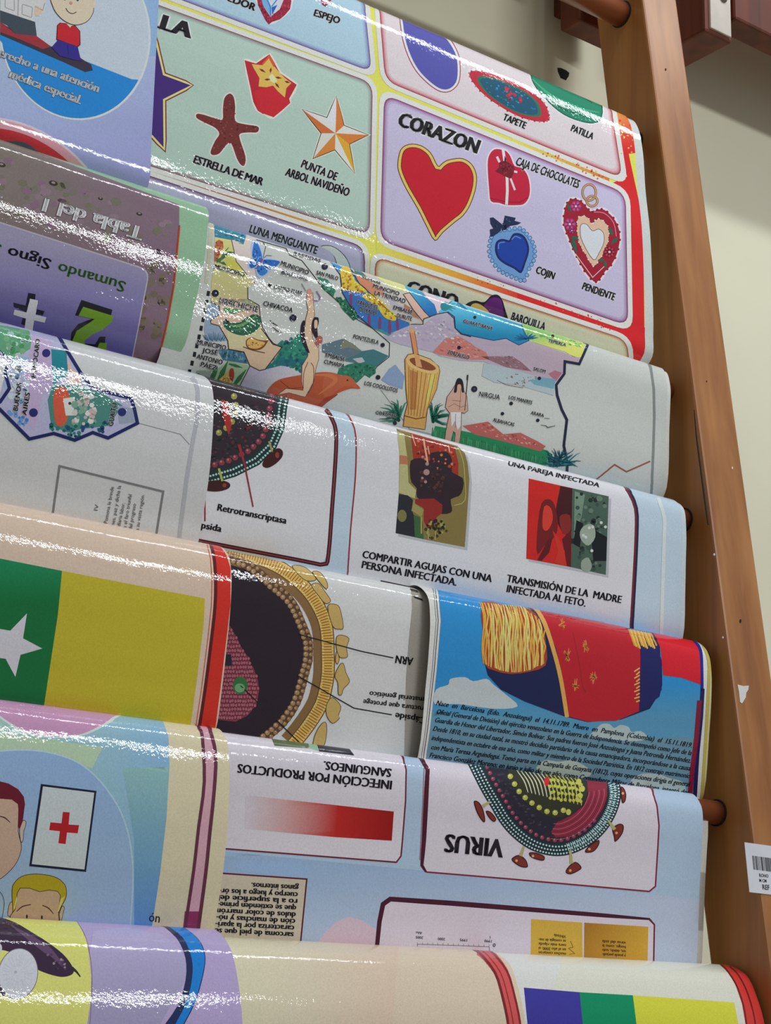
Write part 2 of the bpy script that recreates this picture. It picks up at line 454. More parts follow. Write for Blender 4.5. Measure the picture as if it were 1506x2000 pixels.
for x, y, r_ in ((1300, 136, 1.8), (1446, 1213, 2.6), (1380, 745, 1.2), (1430, 914, 1.8), (1412, 1245, 1.4), (1395, 1083, 1.6)):
    front_chip('nail_hole' if y in (136, 1213, 745) else 'dent', [fr(x + r_ * math.cos(t) * .7, y + r_ * math.sin(t) * 1.5) for t in np.linspace(0, 2 * math.pi, 8, endpoint=False)], HOLE if y in (136, 1213, 745) else CHIP)
front_chip('split', [fr(1356, 800), fr(1361, 850), fr(1368.6, 905), fr(1377, 970), fr(1384, 1025), fr(1382.8, 1024), fr(1375, 970), fr(1366.6, 905), fr(1359.6, 850)], HOLE, .0002)

# brackets behind the right-hand upright, the steel plate and the rail beside it
t = tag(empty('wall_bracket', (.165, .215, .81)), 'dark wooden bracket block with a screwed pale plate, on the wall right of the upright', 'bracket')
TB = Vector(t.location)
bm = box_bm(.122, .1635, .105, .178, .812, 1.0, .003); [setattr(v, 'co', v.co - TB) for v in bm.verts]; fin('block', bm, DARKWOOD, t)
bm = box_bm(.128, .1590, .1025, .1055, .8165, 1.0, .0006); [setattr(v, 'co', v.co - TB) for v in bm.verts]; pl = fin('plate', bm, PLATE, t); pl['label'] = 'pale screwed plate'
bm = bmesh.new(); bmesh.ops.create_uvsphere(bm, u_segments=16, v_segments=8, radius=.0055)
for v in bm.verts: v.co = Vector((.1475 + v.co.x, .1020 + v.co.y * .45, .8580 + v.co.z)) - TB
fin('screw', bm, METAL, pl, True)
bm = box_bm(.122, .1635, .178, .215, .83, 1.0, .002); [setattr(v, 'co', v.co - TB) for v in bm.verts]; fin('spacer', bm, DARKWOOD, t)
bm = box_bm(.1636, 1.4, .100, .130, .839, 1.06, .003); tag(fin('wooden_rail', bm, DARKWOOD), 'red-brown wooden rail running right from the bracket along the wall', 'rail')
bm = box_bm(-1.09, -.012, .100, .130, .865, 1.06, .003); tag(fin('wooden_rail', bm, DARKWOOD), 'added red-brown rail, out of view above the top dowel, that shades the wall behind', 'rail')  # unseen rail, added to cast shade on the wall left of the upright
t = tag(empty('wooden_cleat', (.02, .215, .81)), 'dark wooden cleat block behind the top dowel, left of the upright', 'cleat'); TB = Vector(t.location)
bm = box_bm(-.0017, .058, .1615, .190, .8027, .98, .002); [setattr(v, 'co', v.co - TB) for v in bm.verts]; fin('block', bm, DARKWOOD, t)
bm = box_bm(.012, .048, .190, .215, .835, .97, .002); [setattr(v, 'co', v.co - TB) for v in bm.verts]; fin('spacer', bm, DARKWOOD, t)
# a plug hole in the wall plaster
bm = bmesh.new()
hp = [(.026 + .006 * math.cos(a) * (1 + .3 * math.sin(3 * a)) * 1.2, .774 + .0075 * math.sin(a) * (1 + .25 * math.cos(2 * a))) for a in np.linspace(0, 2 * math.pi, 12, endpoint=False)]
a_ = [bm.verts.new((x, .2143, z)) for x, z in hp]; c_ = [bm.verts.new((x, .2165, z)) for x, z in hp]; bm.faces.new(a_)
for i in range(12): bm.faces.new((a_[i], c_[i], c_[(i + 1) % 12], a_[(i + 1) % 12]))
bmesh.ops.recalc_face_normals(bm, faces=bm.faces[:])
tag(fin('plug_hole', bm, HOLE), 'small dark plug hole in the cream wall above the heart poster', 'hole')

# ------------------------------------------------------------------ the posters
def shift(front, dy, dz=0): return [(y + dy, z + dz) for y, z in front]
FA = [(.0702, .650), (.0618, .6375), (.0560, .610), (.0534, .5713), (.0484, .528), (.0467, .4850), (.0457, .4420), (.0462, .4250), (.0474, .406)]
FAL = [(.0580, .650), (.0478, .634), (.0452, .605), (.0440, .5661), (.0428, .5202), (.0414, .4657), (.0408, .4394), (.0412, .4080)]
FB = [(.0346, .3904), (.0290, .3747), (.0296, .355), (.0310, .3358), (.0352, .2823)]
FBL = [(.0400, .4050), (.0318, .3965), (.0282, .3800), (.0251, .3570), (.0254, .3400), (.0275, .3150), (.0305, .2900)]
FC = [(.0240, .2669), (.0143, .2585), (.0118, .2379), (.0130, .210), (.0142, .1861), (.0182, .1441)]
FCL = [(.0270, .2685), (.0110, .2576), (.0060, .2448), (.0050, .2322), (.0055, .2010), (.0080, .1788), (.0130, .1560), (.0165, .1420)]
FD = [(.0110, .1415), (-.0023, .1311), (-.0059, .1145), (-.0050, .088), (-.0021, .0625), (.0050, .0135)]
FDM = [(.0140, .1400), (.0045, .1325), (.0015, .1160), (.0040, .0766), (.0080, .0426), (.0120, .0152)]
FDL = [(.0080, .1405), (-.0040, .1325), (-.0095, .1184), (-.0105, .0925), (-.0080, .0642), (-.0045, .0360), (.0005, .0118)]
FE = [(.0001, .0105), (-.0092, -.0003), (-.0104, -.0176), (-.0085, -.0357), (-.0055, -.0657), (-.0025, -.1027), (-.0003, -.1249)]
FEL = [(-.0035, .0123), (-.0140, .0035), (-.0180, -.0090), (-.0205, -.0439), (-.0180, -.0779), (-.0140, -.1002), (-.0095, -.1190)]
FF = [(-.0110, -.1245), (-.0300, -.1330), (-.0400, -.1500), (-.0470, -.1720), (-.0480, -.21), (-.045, -.25)]
FFM = shift(FF, -.0010, .0010)
FFL = [(-.0200, -.1195), (-.0380, -.1310), (-.0475, -.1480), (-.0560, -.1765), (-.0570, -.21), (-.054, -.25)]
NEXT = {'A': .067, 'B': .049, 'C': .0335, 'D': .0185, 'E': -.001, 'F': -.02}
PP = {}
def poster(key, row, x0, x1, front, label, base, drop=.055, off=0.0, name='poster', skew=0.0):
    p = Poster(name, x0, x1, front, DOW[row], NEXT[row], label, base, GROUP.get(row), off=off, drop=drop, skew=skew)
    PP[key] = p; return p
GROUP = {}
AL = poster('AL', 'A', -.95, -.5455, FAL, 'pale blue children\'s rights poster "Derecho a una atención médica especial" at top left', (176, 190, 216))
AR = poster('AR', 'A', -.78, -.0315, FA, 'yellow-framed figures poster with the big red heart "CORAZON", highest on the right', (232, 220, 92))
BL = poster('BL', 'B', -.95, -.497, FBL, 'upside-down "Tabla del 1" sums poster with pale green border, left of the painted map', (140, 178, 144), skew=.13)
BR = poster('BR', 'B', -.53, -.022, FB, 'white poster with the painted map, a mortar and a woman riding a tapir', (192, 195, 189))
CL = poster('CL', 'C', -.95, -.502, FCL, 'white poster with a sideways dark blue map outline reading BUENOS AIRES', (200, 201, 200))
CR = poster('CR', 'C', -.53, -.024, FC, 'white and blue infection poster "COMPARTIR AGUJAS" with two photographs', (182, 200, 222))
DL = poster('DL', 'D', -.95, -.490, FDL, 'flag poster with green and yellow fields and a white star, at the left edge', (222, 190, 168))
DM = poster('DM', 'D', -.52, -.290, FDM, 'white poster of an orange-rimmed virus cut open, upside down, labelled ARN', (206, 206, 204))
DR = poster('DR', 'D', -.313, -.012, FD, 'blue poster of a red uniform with gold epaulettes above dense italic text', (214, 212, 206))
EL = poster('EL', 'E', -.95, -.490, FEL, 'cream and pale blue poster with a red cross sign and two cartoon heads', (214, 202, 168))
ER = poster('ER', 'E', -.52, -.030, FE, 'light blue poster turned upside down reading VIRUS and INFECCIÓN POR PRODUCTOS', (170, 192, 220))
FR = poster('FR', 'F', -.40, -.004, FF, 'cream flag poster with blue, green and yellow blocks at bottom right', (226, 218, 196))
FM = poster('FM', 'F', -.52, -.255, FFM, 'plain peach poster with a red right-hand border along the bottom', (226, 196, 172))
FL = poster('FL', 'F', -.95, -.495, FFL, 'lilac poster with an aubergine and a blue arc at bottom left', (176, 160, 200))

# ------------------------------------------------------------------ shared drawing pieces
WHITE = (214, 212, 210); BLACK = (26, 24, 28); INK = (30, 30, 36)
def heart(cx, cy, w, h, rot=0, sk=0, n=26):
    """heart outline, point down; rot in degrees, sk = sideways lean"""
    o = []
    for i in range(n):
        t = 2 * math.pi * i / n
        x = .5 * w * math.sin(t)**3; y = -h * (13 * math.cos(t) - 5 * math.cos(2 * t) - 2 * math.cos(3 * t) - math.cos(4 * t)) / 29.0
        a = math.radians(rot); x2 = x * math.cos(a) - y * math.sin(a); y2 = x * math.sin(a) + y * math.cos(a)
        o.append((cx + x2, cy + y2 + sk * x))
    return o
def panel(P, q, rad, fill, edge, line=(236, 226, 206), w=9, L=1):
    """a rounded printed panel: pale outline, darker inner glow, fill"""
    P.poly(round_poly(inset(q, -w), rad + w * .6), line, L)
    for k, (ins, t) in enumerate(((0, 1.0), (1.6, .62), (3.4, .36), (5.6, .16))):
        P.poly(round_poly(inset(q, ins), max(rad - ins, 3)), mix(fill, edge, t), L + .5 + .5 * k)
    f = round_poly(inset(q, 8.5), max(rad - 7, 3))
    P.poly(f, fill, L + 2.5)
def leaf(P, x0, y0, x1, y1, w, col, L=None):
    d = np.array([x1 - x0, y1 - y0], float); n = np.array([-d[1], d[0]]) / max(np.linalg.norm(d), 1e-6)
    m = np.array([x0, y0]) + d * .45
    P.add([(x0, y0), tuple(m + n * w / 2), (x1, y1), tuple(m - n * w / 2)], [(0, 1, 2), (0, 2, 3)], col, L)
def dab(P, pts, r0, r1, cols, n, seed, L, asp=1.0, rot=0):
    """loose brush dabs scattered inside a polygon (painted foliage, rock, bead texture)"""
    rr = random.Random(seed); xs = [p[0] for p in pts]; ys = [p[1] for p in pts]; k = 0; t = 0
    while k < n and t < n * 30:
        t += 1; x = rr.uniform(min(xs), max(xs)); y = rr.uniform(min(ys), max(ys)); c = False; j = len(pts) - 1
        for i in range(len(pts)):
            if (pts[i][1] > y) != (pts[j][1] > y) and x < (pts[j][0] - pts[i][0]) * (y - pts[i][1]) / (pts[j][1] - pts[i][1]) + pts[i][0]: c = not c
            j = i
        if not c: continue
        r_ = rr.uniform(r0, r1); P.disc(x, y, r_, rr.choice(cols), L + .3 * (k % 3), ry=r_ * asp, rot=rot + rr.uniform(-25, 25), n=6); k += 1

# ---- pale blue rights poster, top left
P = AL; c1 = crop(0, 0, 3.012)
P.part('printed_background', 1)
P.poly([(-40, -60), (330, -60), (330, 110), (-40, 110)], grad((0, 0), (196, 214, 232), (320, 60), (142, 176, 214)))
P.poly([(-40, 108), (330, 108), (330, 420), (-40, 420)], grad((200, 110), (166, 184, 216), (240, 400), (150, 150, 200)), 1)
P.part('printed_picture', 2)
el = [(146 + 148 * math.cos(a) - 8 * math.sin(a), 62 + 20 * math.cos(a) + 172 * math.sin(a)) for a in np.linspace(0, 2 * math.pi, 48, endpoint=False)]
P.poly(el, (206, 222, 236), 2)
el2 = [(146 + 144 * math.cos(a) - 8 * math.sin(a), 62 + 19 * math.cos(a) + 168 * math.sin(a)) for a in np.linspace(0, 2 * math.pi, 48, endpoint=False)]
P.poly(el2, (190, 202, 214), 3)
low = [p for p in [(146 + 144 * math.cos(a) - 8 * math.sin(a), 62 + 19 * math.cos(a) + 168 * math.sin(a)) for a in np.linspace(.20, 2.9, 40)] if p[1] > 60 + (p[0]) * .33 - 2]
P.poly([(257, 155), (160, 117), (76, 94), (0, 68), (-14, 62)] + low[::-1], (34, 132, 206), 4)
# patterned cloth and furniture behind the boy
P.poly(c1((0, 130), (110, 200), (210, 210), (300, 275), (330, 270), (470, 340), (500, 360), (535, 380), (545, 415), (500, 425), (380, 370), (230, 305), (0, 205)), (58, 52, 66), 5)
P.poly(c1((0, 130), (90, 200), (210, 212), (300, 275), (250, 290), (120, 235), (0, 190)), (156, 50, 58), 6)
P.poly(c1((0, 62), (205, 130), (215, 212), (90, 200), (40, 150), (0, 130)), (64, 74, 84), 6)
P.poly(c1((0, -60), (270, -60), (262, 60), (235, 95), (205, 95), (200, 130), (0, 62)), (206, 206, 204), 6)
for q in (((30, -20), (82, -5), (84, 65), (28, 45)), ((130, 25), (190, 45), (185, 105), (128, 85))): P.line(round_poly(c1(*q), 3), 1.2, (150, 150, 152), 7, closed=True)
P.line(c1((108, -40), (104, 95)), 1, (120, 120, 124), 7); P.line(c1((205, 40), (250, 62), (262, 20)), 1, (140, 130, 128), 7)
P.poly(c1((205, 30), (225, 40), (250, 55), (245, 80), (215, 95), (200, 90)), (226, 190, 164), 7)
# boy in the red jersey
head = spline(c1((285, -30), (300, 20), (325, 75), (375, 125), (440, 150), (510, 130), (548, 75), (548, 15), (545, -40)), 5, False)
P.poly(head + c1((410, -120)), (66, 52, 46), 8); P.poly(inset(head + c1((410, -120)), 1.2), (228, 198, 172), 9)
P.poly(c1((335, 150), (350, 135), (395, 140), (405, 158), (440, 150), (470, 185), (472, 265), (455, 280), (330, 235)), (70, 24, 30), 9)
P.poly(c1((338, 153), (352, 139), (393, 144), (405, 162), (438, 155), (466, 187), (467, 262), (450, 275), (334, 231)), (196, 34, 44), 10)
P.poly(c1((388, 140), (422, 150), (410, 165)), (228, 198, 172), 10.5)
P.poly(c1((340, 235), (455, 275), (470, 340), (482, 362), (420, 350), (350, 330), (302, 280)), (52, 42, 132), 10)
P.line(c1((395, 265), (400, 320)), 1, (36, 30, 96), 11)
P.line(spline(c1((385, 50), (400, 72), (425, 82), (448, 72)), 5, False), 1.4, (60, 44, 40), 11)
P.disc(*c1((415, 20))[0], 3.2, (190, 150, 128), 10.5); P.disc(*c1((380, -5))[0], 3, (60, 50, 46), 11); P.disc(*c1((455, 2))[0], 2.4, (60, 70, 90), 11)
P.poly(spline(c1((545, 0), (558, 10), (556, 40), (546, 45)), 4, True), (228, 198, 172), 8.5)
P.part('printed_road_sign', 2)
for k, (rx, c) in enumerate(((238, (210, 196, 208)), (232, (218, 156, 164)), (212, (196, 52, 60)), (188, (196, 196, 204)))):
    P.poly([(20 + rx * .87 * math.cos(a), 426 + rx * .87 * math.sin(a) * (.93 if k < 3 else .90) + rx * .87 * .22 * math.cos(a)) for a in np.linspace(math.pi, 2 * math.pi + .3, 36)], c, 2 + k)
P.poly(spline(c1((-20, 835), (60, 830), (140, 838), (210, 880), (262, 935), (270, 965), (200, 940), (100, 905), (0, 870)), 4, True), (72, 82, 96), 6.5)
P.part('lettering', 6)
P.text('Derecho a una atención', (-20, 104), (190, 181), 17, (240, 240, 244), 6, bold=.05, halo=(20, 60, 104), halo_w=.02)
P.text('médica especial.', (17, 151), (156, 204), 17, (240, 240, 244), 6, bold=.05, halo=(20, 60, 104), halo_w=.02)
P.flush()

# ---- figures poster with the hearts
P = AR; c2 = crop(400, 0, 3.012); c3 = crop(800, 0, 2.1331); c4 = crop(850, 450, 3.012); c5 = crop(920, 270, 4.4294)
P.part('printed_border', 1)
YEL = (222, 212, 92); RED = (206, 34, 38); ORG = (214, 120, 44)
P.poly([(200, -70), (280, -50), (280, 520), (200, 520)], (150, 64, 56), 1)
# coloured gutters between the panels
P.poly([(735, 440), (870, 492), (870, 540), (735, 500)], grad((740, 460), YEL, (870, 520), (214, 168, 60)), 1)
P.poly([(870, 492), (1010, 545), (1010, 600), (870, 540)], grad((870, 520), (214, 168, 60), (1010, 570), (204, 60, 40)), 1)
P.poly([(1010, 545), (1260, 640), (1260, 730), (1010, 600)], RED, 1)
P.poly([(1000, 240), (1190, 325), (1190, 385), (1000, 300)], grad((1010, 290), YEL, (1190, 360), (206, 110, 44)), 1)
P.poly([(1180, 190), (1206, 200), (1256, 430), (1260, 760), (1215, 760), (1228, 640), (1190, 360), (1225, 345)], RED, 1.2)
P.poly([(1195, 150), (1225, 160), (1240, 262), (1206, 262)], grad((1210, 215), (222, 160, 70), (1220, 262), (210, 74, 48)), 1.4)
P.poly([(1206, 262), (1240, 262), (1244, 300), (1210, 300)], grad((1210, 262), (210, 74, 48), (1215, 300), RED), 1.4)
P.poly([(260, 300), (330, 326), (330, 372), (260, 340)], (150, 64, 56), 1)
P.poly([(330, 326), (600, 415), (600, 455), (330, 372)], grad((380, 350), (158, 70, 52), (600, 430), (200, 150, 60)), 1)
P.poly([(600, 415), (660, 436), (660, 475), (600, 455)], grad((600, 430), (200, 150, 60), (660, 450), YEL), 1)
dab(P, [(1206, 218), (1234, 240), (1240, 300), (1212, 300)], 1, 2.6, [(228, 150, 60), (214, 60, 30), (236, 190, 90)], 26, 3, 2)
dab(P, [(1060, 290), (1180, 338), (1180, 356), (1060, 306)], .8, 2.2, [(180, 80, 40), (226, 190, 90), (200, 100, 50)], 40, 4, 2)
dab(P, [(930, 536), (1220, 640), (1215, 655), (930, 550)], .6, 1.8, [(230, 110, 60), (190, 30, 30)], 50, 5, 2)
P.part('printed_panel', 1.6)
panel(P, [(200, -200), (700, -110), (726, 141), (200, -58)], 24, (168, 198, 222), (104, 90, 140), L=1.6)
panel(P, [(250, -12), (728, 162), (722, 460), (250, 311)], 26, (172, 196, 182), (116, 84, 92), L=1.6)
panel(P, [(733, -70), (1184, 150), (1216, 349), (752, 158)], 26, (232, 202, 204), (158, 60, 72), L=1.6)
panel(P, [(752, 181), (900, 236), (1221, 380), (1227, 637), (742, 472)], [26, 3, 26, 20, 26], (190, 182, 208), (128, 62, 110), L=1.6) if False else None
q4 = [(750, 184), (1222, 377), (1227, 637), (742, 470)]
panel(P, q4, 27, (188, 180, 206), (126, 58, 104), L=1.6)
panel(P, [(732, 500), (1226, 664), (1232, 780), (730, 660)], 26, (224, 222, 184), (150, 84, 60), L=1.6)
panel(P, [(270, 336), (712, 482), (714, 640), (268, 500)], 24, (178, 178, 204), (92, 56, 84), L=1.6)
P.part('printed_valentine', 5)
P.poly(spline(c2((290, -30), (320, 40), (350, 100), (385, 145), (440, 120), (500, 70), (515, 20), (510, -30)), 3, True), (212, 214, 224), 5)
P.poly(c2((300, -30), (312, 30), (335, 80), (355, 120), (375, 145), (395, 130), (440, 115), (470, 90), (500, 55), (508, 10), (500, -30)), (150, 32, 58), 5.5)
dab(P, c2((300, -20), (315, 30), (370, 135), (440, 105), (495, 50), (500, -20), (470, -20), (440, 50), (385, 100), (340, 40), (325, -20)), 1, 2.2, [(186, 60, 84), (120, 20, 46)], 60, 9, 6)
P.poly(c2((325, -30), (345, 40), (385, 100), (440, 55), (475, -30)), (200, 204, 214), 6.5)
P.poly(c2((325, -30), (340, 30), (383, 92), (380, 30), (350, -30)), (110, 170, 224), 7); P.line(c2((352, -30), (384, 40), (386, 95)), 2.4, (52, 120, 190), 7.5); P.line(c2((430, -10), (392, 40)), 2.4, (60, 140, 206), 7.5)
P.poly(c2((390, 45), (425, 30), (395, 90)), (40, 96, 176), 7)
P.poly(c2((668, -20), (745, -20), (742, 5), (710, 42), (690, 30)), (128, 52, 68), 5.5); P.poly(c2((685, -20), (735, -20), (712, 18)), (226, 210, 214), 6)
P.part('printed_carambola', 5)
P.poly(spline(c2((228, 345), (300, 365), (385, 312), (450, 425), (548, 495), (505, 585), (505, 612), (402, 702), (352, 680), (300, 655), (275, 600), (258, 520)), 2, True), (214, 214, 200), 4.8)
P.poly(c2((232, 355), (300, 375), (380, 320), (440, 430), (540, 500), (495, 582), (502, 606), (455, 648), (402, 692), (365, 665), (342, 672), (310, 652), (284, 600), (268, 520)), (178, 32, 48), 5)
P.poly(c2((285, 540), (330, 520), (400, 515), (480, 585), (498, 606), (402, 690), (340, 668), (312, 648)), (196, 34, 46), 5.5)
P.poly(c2((275, 378), (335, 385), (375, 340), (410, 395), (440, 430), (470, 460), (508, 490), (478, 520), (470, 575), (430, 540), (400, 505), (360, 515), (315, 510), (320, 460), (285, 400)), (222, 176, 84), 6)
P.poly(c2((375, 450), (395, 435), (412, 455), (425, 480), (405, 490), (385, 480)), (232, 214, 160), 6.5)
for a, b_ in (((318, 405), (358, 428)), ((388, 398), (384, 432)), ((348, 470), (386, 468)), ((412, 455), (452, 462)), ((412, 488), (438, 520)), ((468, 478), (500, 490))): leaf(P, *c2(a)[0], *c2(b_)[0], 4.5, (116, 48, 30), 7)
P.poly(c2((380, 322), (412, 375), (405, 398), (375, 345), (340, 385), (335, 376)), (206, 84, 48), 6.4)
P.part('printed_starfish', 5)
sf = [(448, 183), (456, 190), (459, 210), (459, 236), (478, 243), (502, 247), (505, 254), (500, 259), (484, 259), (468, 262), (469, 275), (479, 306), (477, 323), (470, 322), (462, 309), (451, 280), (441, 284), (428, 300), (415, 303), (411, 296), (420, 275), (428, 262), (420, 250), (400, 240), (384, 231), (384, 223), (396, 224), (418, 231), (434, 234), (435, 214), (438, 192)]
P.line(spline(sf, 3, True), 6, (206, 208, 196), 4.8, closed=True)
P.poly(spline(sf, 3, True), (112, 44, 42), 5)
dab(P, sf, .8, 1.9, [(146, 74, 66), (84, 28, 30), (132, 60, 52)], 90, 11, 5.6)
P.part('printed_star_ornament', 5)
so = c2((772, 566), (817, 740), (958, 795), (848, 848), (880, 1020), (765, 880), (637, 932), (685, 785), (573, 645), (718, 695)); cc = c2((767, 785))[0]
P.line(so, 7, (206, 210, 194), 4.6, closed=True, dens=40); P.line(so, 2.6, (28, 26, 24), 5, closed=True, dens=40)
fc = [(206, 124, 60), (218, 216, 206), (226, 160, 70), (214, 166, 60), (212, 212, 204), (218, 150, 66), (206, 206, 200), (196, 110, 60), (222, 218, 208), (216, 214, 208)]
fc = [(204, 118, 52), (214, 212, 204), (206, 122, 50), (212, 162, 48), (218, 214, 204), (204, 128, 54), (208, 206, 198), (196, 106, 52), (214, 212, 208), (222, 220, 214)]
for i in range(10): P.add([cc, so[i], so[(i + 1) % 10]], [(0, 1, 2)], fc[i], 5.6)
P.part('printed_purple_star', 5)
ps = [(376, 169), (318, 198), (324, 293), (268, 232), (196, 268), (232, 190), (190, 120), (260, 140), (312, 70), (320, 148)]
ps = [(372, 167), (318, 194), (319, 288), (268, 232), (196, 268), (232, 190), (190, 120), (260, 140), (300, 70), (318, 147)]
P.line(ps, 13, (128, 52, 40), 4.6, closed=True); P.line(ps, 8, (222, 208, 140), 5, closed=True); P.poly(ps, (66, 40, 116), 5.6)
P.part('printed_heart', 5, 'big red heart')
hb = spline(c2((1370, 975), (1330, 900), (1270, 855), (1200, 848), (1150, 880), (1132, 960), (1140, 1020), (1180, 1110), (1250, 1230), (1300, 1330), (1352, 1418), (1400, 1370), (1470, 1310), (1520, 1270), (1560, 1210), (1592, 1120), (1600, 1040), (1580, 980), (1545, 945), (1500, 930), (1430, 940), (1395, 960)), 3, True)
P.poly(hb, (96, 40, 34), 5); P.poly(inset(hb, 1.6), (238, 186, 92), 5.5); P.poly(inset(hb, 7.5), (190, 24, 42), 6)
P.line(inset(hb, 7.5), 1.3, (96, 24, 34), 6.5, closed=True)
P.part('printed_chocolate_box', 5)
cb = spline(c5((265, 100), (200, 98), (155, 150), (142, 240), (155, 440), (170, 545), (240, 560), (300, 578), (400, 580), (455, 570), (495, 520), (508, 440), (490, 330), (440, 260), (375, 240), (340, 160), (305, 115)), 3, True)
P.line(cb, 6, (212, 208, 218), 4.6, closed=True); P.poly(cb, (186, 26, 56), 5); P.line(c5((165, 520), (300, 552), (420, 555), (488, 515)), 1.2, (122, 16, 40), 5.5)
P.line(c5((275, 100), (290, 200), (310, 350), (312, 460), (305, 575)), 5.4, (222, 214, 214), 6); P.line(c5((340, 350), (378, 450)), 4, (214, 200, 204), 6); P.line(c5((222, 160), (245, 210)), 4.5, (214, 200, 204), 6); P.line(c5((355, 285), (398, 295)), 4, (214, 200, 204), 6)
P.poly(spline(c5((250, 205), (300, 200), (340, 225), (375, 260), (350, 340), (310, 340), (255, 310), (210, 285), (240, 255)), 2, True), (112, 18, 34), 6.5)
dab(P, c5((250, 215), (330, 225), (365, 260), (345, 330), (255, 300)), 1, 2.4, [(150, 34, 50), (80, 10, 24)], 26, 12, 7)
P.poly(c5((290, 150), (300, 180), (300, 210), (285, 205)), (40, 16, 22), 7)
P.part('printed_cushion', 5, 'blue heart cushion')
co = spline(c5((190, 830), (250, 800), (330, 790), (420, 780), (480, 830), (530, 900), (550, 980), (540, 1060), (500, 1130), (460, 1230), (390, 1215), (310, 1180), (240, 1140), (180, 1060), (155, 980), (165, 890)), 4, True)
P.line(co, 6, (206, 204, 220), 4.6, closed=True); P.poly(co, (104, 148, 196), 5)
for i in range(0, len(co), 2): P.disc(*co[i], 4.6, (64, 96, 140), 5.2, n=8); P.disc(*co[i], 3.2, (122, 166, 208), 5.4, n=8)
ch = spline(c5((330, 880), (360, 830), (410, 822), (460, 850), (495, 920), (498, 990), (470, 1080), (432, 1168), (370, 1130), (290, 1090), (230, 1040), (205, 970), (215, 900), (260, 872), (310, 880)), 3, True)
P.poly(ch, (22, 34, 96), 6); P.poly(inset(ch, 4), (24, 62, 152), 6.5); P.line(c5((235, 960), (240, 910), (290, 900)), 2, (90, 130, 200), 7, smooth=3); P.line(c5((350, 880), (380, 850), (430, 870)), 2, (90, 130, 200), 7, smooth=3)
for q in (((265, 745), (190, 685), (160, 690), (165, 740), (195, 790), (255, 800)), ((275, 740), (290, 670), (340, 680), (385, 690), (375, 715), (432, 732), (400, 750), (340, 760), (290, 790)), ((160, 790), (200, 780), (260, 800), (190, 850), (165, 855)), ((255, 750), (300, 745), (310, 790), (265, 800))): P.poly(c5(*q), (30, 40, 74), 6.4)
dab(P, c5((190, 700), (260, 750), (290, 690), (360, 700), (290, 780), (200, 780)), .7, 1.5, [(64, 84, 130), (18, 24, 50)], 30, 13, 7)
P.part('printed_pendant', 5, 'heart pendant with flowers')
po = spline(c5((1045, 640), (1000, 600), (950, 545), (880, 525), (830, 560), (805, 640), (800, 750), (840, 860), (880, 960), (930, 1060), (980, 1150), (1060, 1240), (1110, 1225), (1160, 1150), (1210, 1100), (1260, 1000), (1285, 880), (1275, 780), (1230, 690), (1150, 620), (1090, 620)), 3, True)
P.line(po, 8, (212, 206, 218), 4.6, closed=True); P.poly(po, (152, 22, 44), 5)
for i in range(0, len(po), 2): P.disc(*po[i], 2.6, (140, 20, 40), 5.1, n=7)
pi_ = spline(c5((1045, 740), (1000, 680), (930, 680), (915, 760), (930, 900), (990, 1010), (1055, 1110), (1110, 1050), (1160, 960), (1190, 860), (1180, 760), (1120, 700), (1070, 710)), 3, True)
P.poly(pi_, (214, 176, 150), 5.6)
for i in range(0, len(pi_)): P.disc(*pi_[i], 1.5, (90, 40, 30) if i % 2 else (236, 220, 200), 6, n=6)
pm = spline(c5((1048, 800), (1000, 745), (950, 745), (940, 810), (960, 900), (1055, 1055), (1110, 990), (1150, 900), (1145, 820), (1100, 785)), 3, True)
P.poly(pm, (70, 60, 64), 6.4); P.poly(inset(pm, 1), (204, 208, 220), 6.8)
P.line(c5((900, 1000), (1050, 1205), (1150, 1110)), 1.4, (232, 190, 190), 6.5); P.line(c5((1060, 640), (1150, 650), (1230, 730), (1255, 850)), 1.6, (226, 120, 140), 6.5, smooth=3)
for x, y, r_, c, n_ in ((905, 590, 11, (160, 50, 110), 6), (852, 745, 12, (160, 50, 110), 6), (870, 800, 7, (130, 36, 90), 5), (1195, 985, 12, (140, 20, 36), 8)):
    X_, Y_ = c5((x, y))[0]
    for i in range(n_): a = 2 * math.pi * i / n_; P.disc(X_ + r_ * .62 * math.cos(a), Y_ + r_ * .62 * math.sin(a), r_ * .42, c, 7, n=7); P.disc(X_ + r_ * .62 * math.cos(a), Y_ + r_ * .62 * math.sin(a), r_ * .2, mix(c, (255, 200, 220), .25), 7.4, n=6)
    P.disc(X_, Y_, r_ * .2, (226, 200, 190), 7.6, n=7)
for a, b_, w in (((870, 850), (910, 1000), 9), ((865, 850), (935, 880), 7), ((1195, 770), (1220, 850), 8), ((1270, 860), (1205, 920), 8), ((1090, 1060), (1150, 1050), 7), ((1150, 1050), (1165, 1130), 7), ((825, 560), (870, 650), 6)): leaf(P, *c5(a)[0], *c5(b_)[0], w, (36, 96, 74), 7)
for cx, cy, rx, ry in ((1020, 470, 58, 70), (1045, 545, 46, 44)):
    X_, Y_ = c5((cx, cy))[0]; e = [(X_ + rx / 4.43 * math.cos(t), Y_ + ry / 4.43 * math.sin(t)) for t in np.linspace(0, 2 * math.pi, 20, endpoint=False)]
    P.line(e, 4.4, (96, 62, 34), 7, closed=True); P.line(e, 2.6, (196, 150, 100), 7.4, closed=True)
P.part('printed_rug', 5)
def rug(s): return spline([(993 + (x - 993) * s, 189 + (y - 189) * s) for x, y in c3((247, 305), (300, 298), (400, 330), (500, 380), (560, 430), (580, 480), (572, 505), (520, 505), (440, 480), (340, 420), (275, 360))], 3, True)
P.poly(rug(1.07), (226, 214, 214), 4.6); P.poly(rug(1.0), (184, 40, 60), 5); P.poly(rug(.80), (38, 112, 84), 5.5); P.poly(rug(.72), (28, 84, 110), 6)
